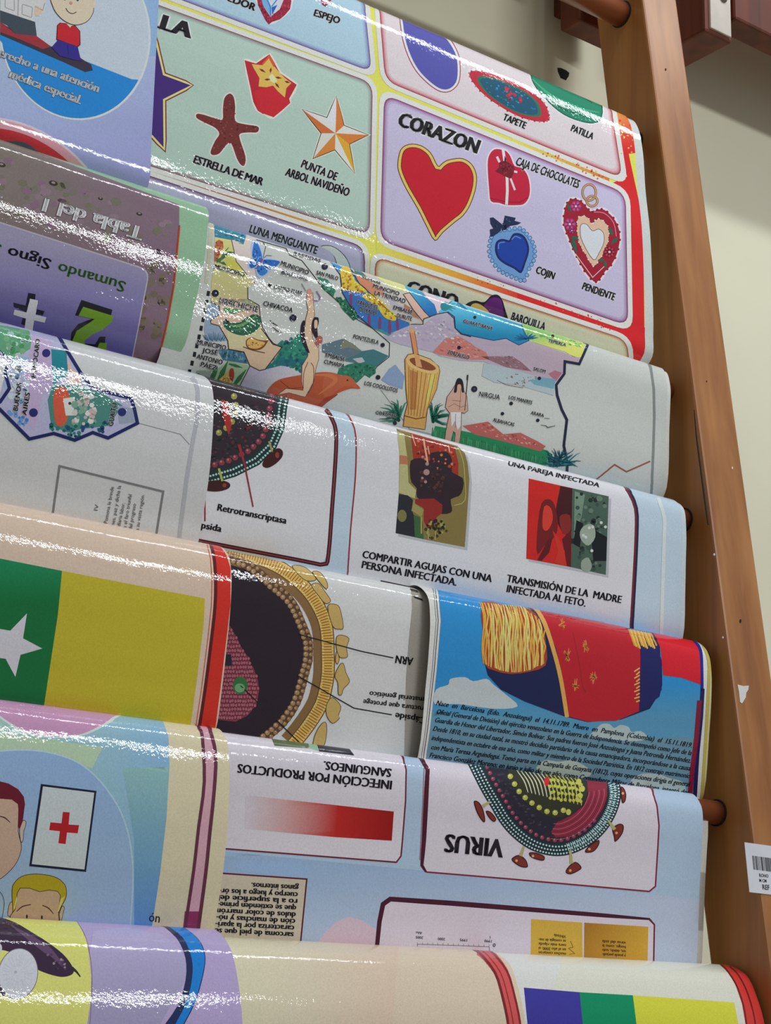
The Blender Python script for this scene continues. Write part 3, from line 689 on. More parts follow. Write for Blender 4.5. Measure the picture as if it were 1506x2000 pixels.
dab(P, rug(.66), 1, 3, [(40, 130, 96), (40, 110, 170), (30, 90, 90), (60, 150, 200)], 60, 14, 6.4, asp=.6, rot=24)
dab(P, [(985, 170), (1006, 176), (1018, 190), (1020, 204), (1000, 198), (984, 184)], 2, 4, [(206, 50, 66), (190, 40, 50)], 16, 15, 7.4)
rg = rug(1.0)
for i in range(0, len(rg)): P.disc(*rg[i], 2.0, (166, 30, 50) if i % 2 else (206, 90, 100), 5.2, n=6)
P.part('printed_watermelon', 5)
wm = spline(c3((500, 305), (480, 240), (600, 220), (760, 330), (800, 440), (802, 480), (785, 510), (730, 512), (640, 478), (560, 410), (515, 350)), 4, True)
P.line(wm, 6, (230, 216, 216), 4.6, closed=True); P.poly(wm, (28, 84, 66), 5); P.poly(inset(wm, 2), (24, 128, 96), 5.4)
P.line(c3((510, 330), (590, 400), (700, 450), (790, 470)), [2, 7, 2], (60, 160, 120), 6, smooth=4); P.line(c3((540, 300), (640, 350), (760, 430)), [2, 6, 2], (20, 100, 76), 6, smooth=4); P.line(c3((560, 400), (640, 455), (740, 490)), [1, 4, 1], (18, 96, 70), 6, smooth=4)
P.part('printed_oval', 5, 'large blue oval')
ov = spline(c2((1148, 40), (1150, 170), (1180, 300), (1240, 420), (1330, 510), (1400, 545), (1460, 530), (1500, 470), (1500, 350), (1470, 270), (1420, 200), (1330, 60), (1230, 0)), 4, True)
P.poly(ov, (150, 40, 70), 5); P.poly(inset(ov, 1.6), (226, 222, 232), 5.4); P.poly(inset(ov, 6), (84, 84, 164), 6)
P.part('printed_moon', 5)
mo = spline(c2((682, 1448), (740, 1445), (800, 1480), (850, 1550), (862, 1660), (800, 1660), (770, 1540), (740, 1480)), 3, True)
P.poly(mo, (36, 54, 50), 5); P.poly(inset(mo, 1.3), (196, 208, 204), 5.5)
P.part('printed_ice_cream', 5)
P.poly(spline([(900, 640), (905, 600), (925, 587), (945, 590), (960, 577), (975, 578), (985, 600), (987, 640)], 4, True), (34, 22, 38), 5)
P.poly(spline([(945, 600), (955, 585), (965, 581), (978, 586), (983, 610), (982, 640), (960, 630)], 4, True), (96, 34, 112), 5.6); P.poly(spline([(915, 640), (918, 600), (930, 592), (946, 600), (958, 615), (960, 640)], 4, True), (214, 180, 90), 6)
P.part('lettering', 5)
def T(s, a, b_, h, col=BLACK, halo=(226, 222, 224), bold=.05, L=5, hw=.07, **k): P.text(s, a, b_, h, col, L, bold=bold, halo=halo, halo_w=hw, **k)
T('ESTRELLA DE MAR', (377, 318), (511, 363), 15, spacing=.9)
T('PUNTA DE', (587, 327), (655, 353), 16); T('ARBOL NAVIDEÑO', (556, 343), (679, 384), 16)
T('CORAZON', (776, 245), (929, 300), 27, bold=.085, hw=.06)
T('CAJA DE CHOCOLATES', (1006, 322), (1128, 368), 16); T('TAPETE', (981, 234), (1024, 252), 13); T('PATILLA', (1114, 256), (1156, 273), 13)
T('COJIN', (1045, 533), (1080, 546), 14); T('PENDIENTE', (1136, 565), (1198, 587), 14); T('BARQUILLA', (997, 624), (1062, 645), 15)
T('CONO', (792, 572), (889, 602), 26, bold=.085, hw=.05)
T('VENDEDOR', (390, -19), (496, 22), 14); T('ESPEJO', (612, 31), (661, 47), 13)
T('LUNA MENGUANTE', (486, 453), (617, 496), 15, (40, 44, 54), (190, 196, 210))
T('LUNA', (288, 391), (352, 412), 17, (70, 90, 100), (220, 226, 230)); T('ESTRELLA', (150, 5), (369, 75), 29, bold=.085, hw=.04)
P.flush()

# ---- upside-down sums poster
P = BL; c1 = crop(0, 0, 3.012); k1 = crop(0, 400, 3.012)
P.part('printed_background', 1)
edge = [(350, 440), (345, 496), (339, 559), (327, 626), (307, 712), (300, 745)]
P.poly([(-60, 240), (-60, 800), (300, 745)] + edge[::-1] + [(350, 400), (0, 270)], grad((20, 300), (124, 116, 104), (180, 470), (124, 100, 116)), 1)
dab(P, [(-10, 300), (345, 425), (345, 500), (0, 420)], 5, 13, [(112, 106, 88), (128, 100, 118), (116, 108, 100), (134, 112, 122)], 60, 21, 1.4, asp=.7)
dab(P, [(285, 510), (345, 520), (325, 640), (300, 740), (262, 700)], 4, 10, [(112, 98, 84), (124, 104, 110), (118, 104, 90)], 46, 22, 1.4)
P.line(edge, 4, (150, 62, 36), 2.6)
P.line([(352, 444), (347, 496), (341, 559), (329, 626), (309, 712)], 1.2, (190, 120, 90), 2.8)
P.part('printed_sums_panel', 3)
P.poly(round_poly([(-60, 414), (293, 527), (258, 705), (250, 760), (-60, 720)], [0, 22, 4, 4, 0]), (176, 168, 178), 3)
P.poly(round_poly([(-60, 417), (290, 529), (256, 705), (248, 760), (-60, 720)], [0, 20, 4, 4, 0]), grad((150, 480), (152, 146, 172), (120, 690), (88, 82, 150)), 3.5)
for x, y, r_ in ((3, 322, 8), (104, 358, 9), (272, 418, 6), (196, 388, 5)):
    P.part('printed_wheel', 3)
    P.disc(x, y, r_, (52, 46, 40), 3, ry=r_ * .55, rot=15); P.disc(x, y - 1, r_ * .45, (150, 132, 120), 3.4, ry=r_ * .25, rot=15)
P.part('lettering', 5)
P.text('Tabla del 1', (281, 445), (90, 388), 26, (236, 230, 236), 5, bold=.06, halo=(80, 62, 74), halo_w=.01)
P.text('Tabla del 2', (10, 362), (-180, 306), 26, (214, 208, 214), 5, bold=.03)
P.text('Sumando', (246, 551), (116, 514), 21, (60, 96, 44), 5, bold=.035); P.text('Signo', (100, 507), (18, 483), 21, (28, 26, 36), 5, bold=.035); P.text('Sumando', (3, 478), (-125, 440), 21, (60, 96, 44), 5, bold=.035)
P.part('printed_plus', 5)
def plus(dx, dy, c, L): P.poly([(x + dx, y + dy) for x, y in k1((28, 610), (135, 636), (150, 552), (208, 562), (196, 650), (272, 668), (262, 694), (190, 678), (170, 790), (118, 790), (140, 664), (82, 650))], c, L)
P.poly(k1((78, 575), (150, 592), (165, 518), (208, 526), (202, 610), (262, 625), (250, 650), (190, 638), (150, 710), (125, 700), (140, 625), (80, 600)), (26, 24, 44), 5)
P.poly(k1((85, 615), (155, 632), (175, 552), (222, 562), (208, 645), (272, 660), (262, 692), (200, 678), (185, 780), (135, 780), (152, 668), (78, 645)), (214, 214, 218), 5.6)
P.part('printed_numeral', 5, 'green numeral 2')
P.poly(k1((478, 560), (660, 618), (652, 650), (640, 690), (440, 650)), (26, 26, 34), 5)
P.poly(k1((545, 668), (575, 690), (500, 740), (440, 850), (415, 800), (420, 750), (460, 700)), (26, 26, 34), 5.2)
P.poly(k1((585, 775), (620, 775), (615, 840), (500, 850), (495, 815), (560, 820)), (26, 26, 34), 5.2)
P.poly(k1((488, 600), (668, 655), (655, 690), (600, 735), (545, 760), (495, 800), (505, 860), (440, 860), (425, 800), (450, 740), (530, 690), (555, 672), (460, 652)), (108, 148, 40), 5.8)
P.poly(k1((585, 810), (628, 812), (625, 880), (560, 870)), (108, 148, 40), 5.8)
P.flush()

# ---- painted map poster
P = BR; g = crop(400, 420, 5.379); h = crop(640, 500, 5.379); m = crop(860, 560, 4.706); t = crop(380, 640, 5.379); b = crop(850, 450, 3.012); a = crop(400, 400, 3.012)
LN = (52, 44, 40)
P.part('printed_margin', 1)
P.line([(1262, 690), (1272, 725), (1277, 760), (1278, 815), (1276, 880), (1273, 948), (1270, 1000)], 5, (128, 134, 134), 1)
P.part('printed_zigzag', 1)
P.line(b((930, 1480), (1055, 1378), (1125, 1420), (1265, 1358)), 3, (150, 84, 78), 1)
for i in range(11):
    y = 568 + i * 17; x = 407 - i * 3.0 - i * i * .12
    P.poly([(x - 2.5, y), (x + 3.5, y + .8), (x + 2, y + 10.5), (x - 4, y + 9.5)], (28, 30, 36), 1)
P.part('printed_edge', 1)
P.poly([(408, 424), (417, 432), (413, 500), (406, 556), (399, 552), (405, 500)], (186, 186, 160), 1.5)
P.part('printed_coast', 2)
P.poly(g((95, 70), (430, 190), (425, 250), (405, 312), (360, 300), (330, 262), (280, 265), (105, 232)), (58, 128, 150), 2)
dab(P, g((110, 130), (410, 215), (390, 290), (120, 220)), 1.4, 3.6, [(30, 84, 110), (110, 176, 196), (40, 104, 128)], 44, 31, 2.6, asp=.4, rot=20)
P.part('printed_yellow_district', 2)
P.poly(g((105, 232), (280, 265), (310, 400), (330, 490), (420, 600), (525, 715), (455, 760), (450, 885), (370, 915), (150, 945), (60, 900), (70, 700), (100, 500)), grad(g((200, 250))[0], (208, 206, 128), g((200, 900))[0], (190, 182, 132)), 2)
P.poly(g((220, 440), (330, 490), (420, 600), (400, 640), (240, 600)), (204, 198, 84), 2.4)
P.poly(g((280, 265), (330, 262), (405, 312), (430, 235), (540, 250), (520, 700), (420, 600), (330, 490), (310, 400)), (220, 200, 192), 2)
P.line(g((280, 265), (310, 400), (330, 490), (420, 600), (525, 715)), 1.3, LN, 3)
P.poly(g((120, 275), (150, 260), (190, 280), (195, 340), (160, 400), (130, 480), (100, 490), (100, 350)), (182, 100, 66), 3)
dab(P, g((120, 290), (190, 290), (160, 400), (120, 470)), 1, 2.2, [(206, 140, 84), (150, 70, 50)], 22, 33, 3.4)
P.line(g((120, 490), (200, 440), (240, 395), (300, 400), (290, 430)), [6, 5, 3, 2], (60, 112, 60), 3.4, smooth=3); P.line(g((150, 500), (200, 400), (250, 340)), [4, 3, 1], (84, 110, 60), 3.6); P.poly(g((150, 500), (200, 490), (230, 530), (190, 520)), (60, 112, 60), 3.4)
P.part('printed_butterfly', 3)
P.poly(spline(g((500, 260), (560, 280), (610, 400), (640, 440), (780, 480), (760, 530), (680, 590), (600, 660), (545, 640), (530, 570), (455, 560), (460, 470), (490, 450), (480, 350)), 2, True), (170, 190, 214), 3)
for q, c in ((((530, 270), (580, 360), (600, 460), (560, 520), (500, 440), (505, 340)), (44, 110, 190)), (((620, 470), (780, 485), (760, 530), (690, 570), (620, 540)), (40, 100, 184)), (((600, 530), (660, 590), (600, 640), (550, 600), (550, 540)), (50, 122, 196)), (((560, 520), (490, 560), (465, 520), (490, 460), (540, 480)), (40, 96, 176))):
    P.poly(spline(g(*q), 3, True), c, 3.5)
dab(P, g((520, 300), (600, 460), (760, 500), (600, 620), (490, 540)), .8, 1.8, [(24, 60, 130), (120, 170, 220), (30, 70, 150)], 50, 35, 4)
P.line(g((605, 460), (545, 560)), [5, 3], (126, 80, 120), 4.6); P.line(g((610, 450), (640, 330), (610, 290)), .9, (50, 40, 40), 4.6); P.line(g((615, 455), (650, 425), (700, 430)), .9, (50, 40, 40), 4.6)
P.part('printed_cumaripa_district', 2)
P.line(g((540, 260), (640, 290), (850, 350), (890, 420), (1020, 480), (1130, 620), (1250, 780), (1400, 910), (1520, 1050)) + h((470, 760), (650, 915), (645, 1060), (520, 1160), (440, 1275), (390, 1245), (300, 1330)), 1.5, LN, 2.4)
P.poly(g((1180, 650), (1290, 680), (1370, 790), (1350, 860), (1260, 790)), (48, 122, 96), 2); dab(P, g((1180, 640), (1290, 680), (1370, 790), (1350, 850), (1250, 780)), 1.2, 2.6, [(60, 140, 110), (120, 176, 150), (36, 100, 80)], 40, 36, 2.8)
P.poly(g((1380, 870), (1430, 860), (1470, 930), (1560, 960), (1620, 1080), (1560, 1110), (1450, 1000)), (36, 104, 78), 2)
dab(P, h((90, 440), (200, 470), (240, 550), (300, 600), (300, 640), (180, 590), (120, 510)), 1.6, 3.4, [(36, 110, 80), (24, 84, 62), (60, 140, 104)], 50, 37, 2.8)
# lake and hills
P.poly(h((-60, 930), (160, 870), (260, 920), (360, 1000), (480, 980), (640, 1050), (520, 1160), (200, 1110), (-60, 1010)), (92, 112, 122), 2.2)
P.poly(h((170, 870), (280, 930), (350, 1000), (220, 960), (120, 980)), (120, 124, 104), 2.5)
P.poly(h((360, 1000), (480, 980), (640, 1050), (500, 1170), (350, 1120), (180, 1090), (300, 1040)), (60, 112, 116), 2.5)
P.poly(h((260, 1080), (360, 1065), (390, 1110), (330, 1130)), (178, 174, 184), 2.9)
P.poly(h((100, 1240), (120, 1180), (210, 1140), (300, 1120), (400, 1130), (500, 1150), (505, 1230), (440, 1275), (390, 1245), (300, 1330), (180, 1260)), (44, 116, 92), 2.9)
dab(P, h((110, 1190), (300, 1120), (500, 1160), (490, 1230), (300, 1310), (180, 1250)), 1.6, 3.2, [(30, 96, 76), (66, 138, 110), (40, 110, 88)], 60, 38, 3.2)
P.part('printed_green_hill', 2)
P.poly(t((860, 180), (920, 130), (960, 160), (1020, 150), (1080, 70), (1130, 70), (1190, 280), (1190, 400), (1110, 480), (1050, 415), (900, 400), (740, 440), (920, 205)), (42, 124, 104), 2)
dab(P, t((880, 180), (1080, 90), (1180, 290), (1100, 440), (800, 400), (920, 210)), 2, 4.5, [(34, 104, 96), (60, 144, 116), (30, 92, 104), (52, 134, 110)], 70, 39, 2.6)
P.poly(t((740, 440), (860, 330), (1000, 300), (1120, 330), (1190, 350), (1110, 480), (1050, 415), (900, 400)), (36, 104, 116), 2.5)
P.part('printed_banana_district', 2)
P.poly(g((60, 910), (150, 940), (150, 880), (450, 885), (570, 950), (580, 1040), (600, 1180), (660, 1290), (780, 1390), (810, 1390), (740, 1506), (700, 1560), (560, 1560), (420, 1440), (250, 1410), (240, 1320), (150, 1165), (60, 1140), (60, 1105), (155, 1040), (150, 960)), (206, 178, 156), 2)
P.poly(g((230, 1210), (560, 1170), (600, 1180), (660, 1290), (600, 1330), (440, 1300), (430, 1400), (250, 1405), (240, 1320)), (204, 196, 150), 2.4)
P.line(g((60, 910), (150, 960), (155, 1040), (60, 1110), (60, 1140), (150, 1165), (240, 1320), (250, 1410), (415, 1440)), 1.7, LN, 3); P.line(g((450, 760), (450, 880), (570, 950), (580, 1060), (605, 1180), (670, 1290), (720, 1350), (810, 1390)), 1.7, LN, 3)
P.poly(t((350, 210), (520, 260), (580, 400), (680, 450), (740, 440), (920, 205), (780, 130), (600, 100)), (204, 176, 146), 2.2); P.line(t((350, 225), (520, 262), (580, 400), (680, 450), (740, 438), (918, 205), (820, 175), (700, 10)), 1.7, LN, 3)
P.poly(spline(g((200, 1100), (260, 1130), (350, 1130), (450, 1070), (530, 1040), (590, 1090), (570, 1180), (480, 1250), (380, 1265), (270, 1230), (200, 1170)), 3, True), (38, 92, 66), 3.5)
P.line(g((260, 1160), (380, 1160), (540, 1060)), [2, 6, 2], (104, 150, 96), 4, smooth=3); P.line(g((270, 1200), (400, 1200), (560, 1110)), [2, 5, 2], (64, 122, 84), 4, smooth=3); P.line(g((210, 1100), (250, 1130)), 5, (36, 30, 30), 4)
P.poly(g((200, 975), (330, 985), (420, 1005), (300, 1040), (190, 1020)), (86, 140, 84), 3); P.poly(g((380, 905), (460, 890), (550, 930), (570, 970), (440, 960)), (150, 156, 118), 3)
P.poly(spline(g((430, 1320), (490, 1285), (560, 1310), (650, 1320), (670, 1310), (620, 1390), (550, 1420), (450, 1400)), 3, True), (120, 70, 40), 3.4); P.poly(spline(g((440, 1325), (490, 1295), (560, 1320), (630, 1340), (600, 1380), (540, 1405), (460, 1390)), 3, True), (212, 168, 92), 3.8)
dab(P, g((450, 1330), (560, 1330), (610, 1370), (460, 1390)), .7, 1.4, [(120, 60, 30), (230, 200, 130)], 24, 41, 4.2); P.line(g((400, 1385), (500, 1420), (630, 1450)), 1.5, (70, 44, 34), 4)
P.part('printed_lagoon', 2)
P.poly(g((40, 920), (150, 960), (155, 1040), (60, 1110), (60, 1140), (150, 1165), (230, 1320), (20, 1330), (-10, 1200)), (140, 160, 180), 2)
for i in range(14): X_, Y_ = g((10 + i * 14, 1310 + (i % 3) * 8))[0]; P.line([(X_, Y_), (X_ + (i - 7) * .9, Y_ - 16 + abs(i - 6))], [2.4, .6], (52, 96, 116), 2.6)
P.poly(t((240, 230), (350, 225), (520, 262), (560, 380), (300, 340)), (64, 110, 132), 2.4); dab(P, t((250, 240), (500, 265), (540, 360), (330, 330)), 1.2, 2.6, [(40, 84, 108), (110, 150, 166), (80, 130, 150)], 40, 42, 2.9, asp=1.8)
P.poly(t((20, 450), (230, 440), (360, 350), (580, 400), (460, 640), (180, 640), (10, 600)), (150, 176, 140), 2.2)
for q, w in ((((170, 560), (240, 400)), 12), (((230, 600), (350, 350)), 10), (((400, 620), (540, 440)), 9), (((360, 380), (500, 420)), 6)): P.line(t(*q), [w / 2, w, 1], (54, 104, 62), 3, smooth=0)
P.poly(spline(t((370, 440), (400, 430), (415, 490), (390, 580), (340, 620), (210, 600), (260, 540), (330, 480)), 3, True), (196, 158, 84), 3.6); P.poly(spline(t((370, 438), (405, 430), (415, 500), (390, 570), (360, 500)), 3, True), (150, 54, 44), 4)
dab(P, t((260, 560), (340, 490), (390, 570), (330, 610)), .9, 1.8, [(226, 190, 110), (160, 100, 50)], 30, 43, 4.2)
P.poly(t((20, 455), (170, 450), (150, 600), (10, 560)), (150, 156, 146), 2.6); P.line(t((30, 480), (80, 500), (130, 560)), 1.6, (70, 76, 66), 3)
P.part('printed_lilac_ground', 2)
P.poly(t((580, 405), (680, 450), (900, 400), (1050, 415), (1120, 490), (900, 540), (760, 690), (450, 660)), grad(t((600, 450))[0], (172, 164, 186), t((760, 680))[0], (196, 194, 198)), 2); P.line(t((580, 405), (500, 560), (455, 650)), 1.6, LN, 3)
P.part('printed_rider', 4, 'woman riding a tapir')
P.poly(spline(t((760, 720), (790, 620), (900, 540), (1110, 500), (1300, 470), (1430, 470), (1530, 500), (1660, 560), (1740, 640), (1640, 640), (1500, 690), (1380, 760), (1300, 850), (1160, 830), (960, 790)), 3, True), (178, 84, 52), 4)
P.poly(spline(h((-40, 1260), (40, 1225), (130, 1260), (200, 1255), (270, 1300), (305, 1365), (290, 1388), (240, 1370), (150, 1380), (80, 1430), (-40, 1500)), 3, True), (184, 94, 62), 4.2)
P.disc(*h((205, 1305))[0], 1.6, (50, 26, 20), 5)
P.line(t((1250, 500), (1400, 500), (1480, 560), (1300, 700)), [2, 9, 2], (196, 112, 70), 4.6, smooth=3); P.line(t((1500, 700), (1380, 760), (1270, 860)), [2, 10, 8], (160, 62, 42), 4.6); P.line(t((900, 560), (1000, 640), (1120, 630)), 1.2, (120, 46, 32), 4.6); P.line(t((960, 700), (970, 780), (1130, 790)), 1.2, (120, 46, 32), 4.6)
SK = (214, 184, 152); SD = (120, 74, 60)
body = g((1075, 830), (1070, 900), (1085, 1000), (1060, 1100), (1045, 1220), (1060, 1340), (1085, 1420)) + t((1190, 300), (1130, 400), (1125, 560), (1140, 660)) + t((960, 640), (880, 700), (990, 680), (1160, 725), (1250, 560), (1270, 430), (1300, 330), (1300, 200)) + g((1180, 1400), (1130, 1300), (1115, 1200), (1150, 1050), (1140, 940), (1130, 820))
P.line(body, 2, (96, 60, 48), 4.9, closed=True); P.poly(body, SK, 5.2)
P.line(t((1190, 360), (1145, 480), (1140, 640)), 1.4, SD, 6, smooth=3); P.line(t((1220, 370), (1250, 430), (1240, 600), (1190, 690)), 1.4, SD, 6, smooth=3)
P.poly(spline(g((1030, 1110), (1055, 1130), (1045, 1240), (1070, 1360), (1100, 1450), (1060, 1420), (1010, 1300), (1005, 1180)), 3, True), (34, 28, 40), 6)
P.poly(spline(g((1150, 1075), (1190, 1080), (1195, 1130), (1180, 1190), (1185, 1280), (1160, 1290), (1120, 1200), (1125, 1120)), 3, True), (40, 30, 36), 6); P.poly(spline(g((1150, 1110), (1180, 1110), (1178, 1180), (1150, 1190)), 3, True), SK, 6.4)
P.poly(spline(g((1190, 1270), (1235, 1290), (1225, 1350), (1180, 1370), (1150, 1350)), 3, True), (168, 92, 84), 6.4); P.poly(spline(g((1075, 790), (1110, 775), (1125, 820), (1120, 900), (1085, 890)), 3, True), (206, 150, 130), 6)
P.line(g((1130, 890), (1180, 900), (1210, 870), (1170, 800)), 2.6, (140, 110, 150), 6, smooth=3); P.line(g((1060, 800), (1015, 720)), 1.6, (130, 130, 130), 6)
P.part('printed_trees_park', 2)
P.poly(h((110, 110), (240, 130), (400, 330), (480, 430), (640, 560), (720, 650), (860, 700), (860, 730), (640, 820), (560, 780), (470, 760), (300, 640), (220, 520), (150, 380), (140, 230)), (54, 110, 176), 2)
P.poly(spline(h((130, 140), (200, 110), (245, 160), (280, 250), (370, 330), (410, 380), (300, 380), (220, 350), (160, 370), (145, 260)), 3, True), (214, 186, 66), 2.6)
P.poly(spline(h((370, 410), (470, 400), (560, 470), (640, 560), (710, 620), (710, 680), (620, 660), (560, 600), (510, 520), (400, 460)), 3, True), (220, 184, 56), 2.6)
dab(P, h((150, 170), (250, 200), (400, 370), (480, 430), (700, 620), (690, 670), (560, 590), (380, 400), (160, 350)), 1.2, 2.8, [(196, 140, 40), (240, 214, 90), (170, 110, 44), (226, 190, 60)], 110, 44, 3)
for q in (((240, 370), (245, 520)), ((430, 610), (440, 740)), ((550, 640), (545, 770)), ((650, 670), (650, 820)), ((730, 660), (735, 780))): P.line(h(*q), [3, 6, 4], (124, 62, 104), 3.6)
P.poly(h((470, 760), (560, 770), (650, 820), (700, 800), (640, 840), (560, 800)), (60, 140, 140), 3.4)
P.poly(h((20, 60), (120, 100), (150, 130), (110, 170), (60, 110)), (60, 140, 200), 2.4)
P.line(h((60, 100), (130, 200), (150, 380), (220, 500), (330, 640), (470, 760)), 1.5, LN, 4)
P.part('printed_trinidad_district', 2)
P.poly(h((245, 140), (500, 200), (800, 330), (850, 390), (800, 400), (1000, 690), (860, 720), (720, 640), (480, 420), (330, 290)), (196, 190, 176), 2)
P.poly(h((280, 190), (380, 230), (560, 330), (600, 420), (470, 400), (330, 280)), (200, 130, 96), 2.5); P.poly(h((600, 420), (700, 480), (980, 640), (990, 690), (880, 640), (700, 560)), (180, 176, 186), 2.5)
P.poly(h((800, 500), (900, 560), (980, 670), (900, 640), (800, 560)), (170, 120, 96), 2.8)
P.poly(h((470, 195), (800, 300), (850, 380), (700, 350), (600, 280)), (222, 220, 140), 2.6)
P.poly(h((260, 130), (360, 170), (420, 230), (350, 220), (280, 190)), (70, 120, 110), 2.6)
P.poly(h((790, 400), (860, 388), (1010, 580), (1075, 645), (1005, 660), (990, 700)), (214, 176, 160), 2.9)
P.poly(h((780, 300), (980, 370), (1060, 460), (1120, 510), (1150, 600), (1075, 645), (1000, 560), (860, 385)), grad(h((860, 340))[0], (80, 170, 196), h((1060, 600))[0], (34, 110, 180)), 2.9)
P.poly(h((980, 360), (1160, 440), (1330, 440), (1190, 560), (1150, 600), (1110, 500), (1050, 450)), (226, 194, 200), 2.9)
P.line(h((245, 150), (330, 290), (480, 420), (620, 560), (720, 640)), 1.3, LN, 3.4); P.line(h((790, 400), (900, 570), (1000, 690), (1010, 660), (1150, 610), (1265, 590), (1330, 640), (1340, 760), (1400, 820), (1506, 850)), 1.6, LN, 3.8); P.line(h((800, 400), (860, 388), (1010, 580), (1075, 645)), 1.3, LN, 3.4); P.line(h((870, 718), (1000, 718), (1005, 660)), 1.3, LN, 3.6)
P.part('printed_blue_district', 2)
bl = h((1190, 470), (1330, 460), (1506, 520)) + m((200, 170), (745, 350), (760, 400), (815, 495), (720, 535), (600, 475), (490, 495), (200, 435), (130, 370), (125, 290), (60, 235), (0, 240))
P.poly([(850, 575), (880, 580), (905, 596), (1018, 634), (1022, 645), (1033, 665), (1013, 674), (988, 661), (964, 665), (902, 652), (888, 640), (886, 622), (873, 610), (858, 612)], grad((940, 600), (96, 186, 214), (940, 655), (28, 130, 170)), 2)
P.line([(873, 610), (886, 622), (888, 640), (902, 652), (964, 665), (988, 661), (1013, 674), (1033, 665), (1022, 645), (1018, 634)], 1.5, (20, 70, 120), 3)
for i in range(11): a_ = math.radians(150 + i * 26); X_, Y_ = h((1240, 530))[0]; P.line([(X_, Y_), (X_ + 22 * math.cos(a_), Y_ + 13 * math.sin(a_))], [5, 1], (44, 140, 150), 2.6)
P.disc(*h((1230, 530))[0], 9, (40, 130, 140), 3)
for i in range(7): X_, Y_ = m((170 + i * 8, 180 + i * 4))[0]; P.line([(905 - 10, 590), (890 + i * 4, 600 + i)], [2, 1], (30, 110, 150), 3)
for i in range(9): a_ = math.radians(170 + i * 22); X_, Y_ = m((760, 440))[0]; P.line([(X_ + 6, Y_ + 9), (X_ + 6 + 24 * math.cos(a_), Y_ + 9 + 13 * math.sin(a_))], [2, 4, 1], (24, 96, 140), 2.8)
P.part('printed_green_district', 2)
P.poly(m((745, 330), (900, 380), (1060, 430), (1330, 510), (1310, 650), (1230, 650), (1150, 600), (820, 500), (760, 400)), grad(m((1000, 430))[0], (130, 184, 104), m((1000, 570))[0], (212, 212, 110)), 2)
dab(P, m((780, 380), (1060, 440), (1300, 520), (1290, 560), (1050, 500), (800, 430)), 1.6, 4, [(90, 160, 80), (150, 196, 110), (110, 176, 90)], 44, 45, 2.6, asp=.5, rot=16)
P.line([(1140, 668), (1149, 671), (1142, 687), (1131, 711), (1103, 706), (1102, 730), (1086, 752), (1088, 772), (1097, 800), (1107, 820), (1104, 845), (1101, 870), (1108, 905), (1107, 925)], 5, (30, 36, 60), 5.5, dens=8)
P.part('printed_mountains', 2)
P.poly(h((560, 850), (680, 800), (860, 730), (1000, 720), (1150, 610), (1265, 590), (1330, 640), (1345, 760), (1400, 820), (1506, 850)) + m((300, 460), (490, 495), (600, 475), (720, 535), (820, 500), (1150, 610), (1280, 660), (1275, 710), (1145, 700), (1130, 800), (1060, 880), (700, 800), (400, 690), (200, 680), (0, 640)) + h((1100, 1010), (760, 930)), grad(h((900, 750))[0], (176, 166, 186), (1050, 730), (180, 160, 172)), 2)
dab(P, h((620, 830), (900, 760), (1200, 640), (1400, 850), (1300, 900), (1000, 900)), 2, 6, [(196, 190, 200), (168, 156, 180), (206, 204, 208), (186, 174, 190)], 80, 46, 2.4, asp=.5, rot=20)
P.poly(h((1100, 1010), (1230, 870), (1370, 840), (1480, 900), (1560, 960), (1660, 1010), (1700, 1090), (1506, 1090), (1180, 1040)), (192, 120, 110), 2.8); dab(P, h((1150, 1000), (1370, 850), (1600, 1000), (1600, 1080)), 1.4, 4, [(206, 140, 130), (172, 96, 92), (210, 160, 150)], 60, 47, 3.2, asp=.5, rot=20)
P.poly(m((370, 640), (530, 640), (660, 640), (740, 690), (840, 780), (600, 740)), (140, 104, 112), 2.8); dab(P, m((480, 640), (650, 640), (830, 780), (620, 730)), 1.2, 3.4, [(120, 84, 94), (170, 140, 150), (150, 116, 124)], 44, 48, 3.2, asp=.4, rot=24)
P.poly(m((990, 800), (1050, 770), (1120, 790), (1060, 870)), (170, 110, 126), 2.8)
P.poly(m((400, 700), (600, 740), (800, 800), (1060, 870), (1040, 1000), (700, 900), (500, 880), (380, 820)), (170, 184, 188), 2.8)
P.poly(m((820, 860), (900, 830), (1060, 850), (1040, 940), (860, 900)), (110, 160, 172), 3)
dab(P, m((680, 800), (900, 830), (800, 920), (520, 880)), 1, 3, [(120, 80, 84), (90, 70, 76), (190, 190, 190)], 40, 49, 3.4, asp=.35, rot=18)
P.line(m((520, 860), (600, 900), (760, 930)), 1, (100, 90, 90), 3.6)
P.part('printed_mortar', 5, 'wooden mortar and pestle')
P.poly(h((855, 780), (910, 770), (955, 1040), (900, 1040)), (112, 62, 34), 5); P.poly(h((860, 785), (905, 776), (948, 1030), (906, 1030)), (206, 140, 92), 5.4); P.disc(*h((884, 785))[0], 5.2, (214, 160, 110), 5.5)
mt = [(791, 702), (797, 693), (810, 691), (840, 702), (856, 716), (858, 726), (852, 760), (834, 800), (829, 838), (788, 832), (790, 812), (796, 790), (793, 760)]
P.poly(inset(mt, -1.2), (90, 54, 28), 5); P.poly(mt, (204, 158, 88), 5.6)
for i in range(7): X0 = 798 + i * 8.6; P.line([(X0, 716 + i * 2.4), (797 + i * 5.6, 810 + i * 1)], 1.2, (140, 90, 44), 6)
P.poly([(800, 722), (816, 728), (812, 800), (800, 800)], (176, 120, 62), 5.9); P.poly([(836, 732), (852, 730), (845, 765), (832, 798)], (206, 190, 100), 5.9)
P.poly(spline([(793, 702), (800, 694), (815, 694), (845, 706), (857, 720), (850, 730), (825, 727), (800, 716)], 3, True), (216, 176, 112), 6.3); P.poly(spline([(799, 703), (812, 699), (838, 709), (851, 720), (838, 724), (812, 716)], 3, True), (128, 70, 44), 6.6)
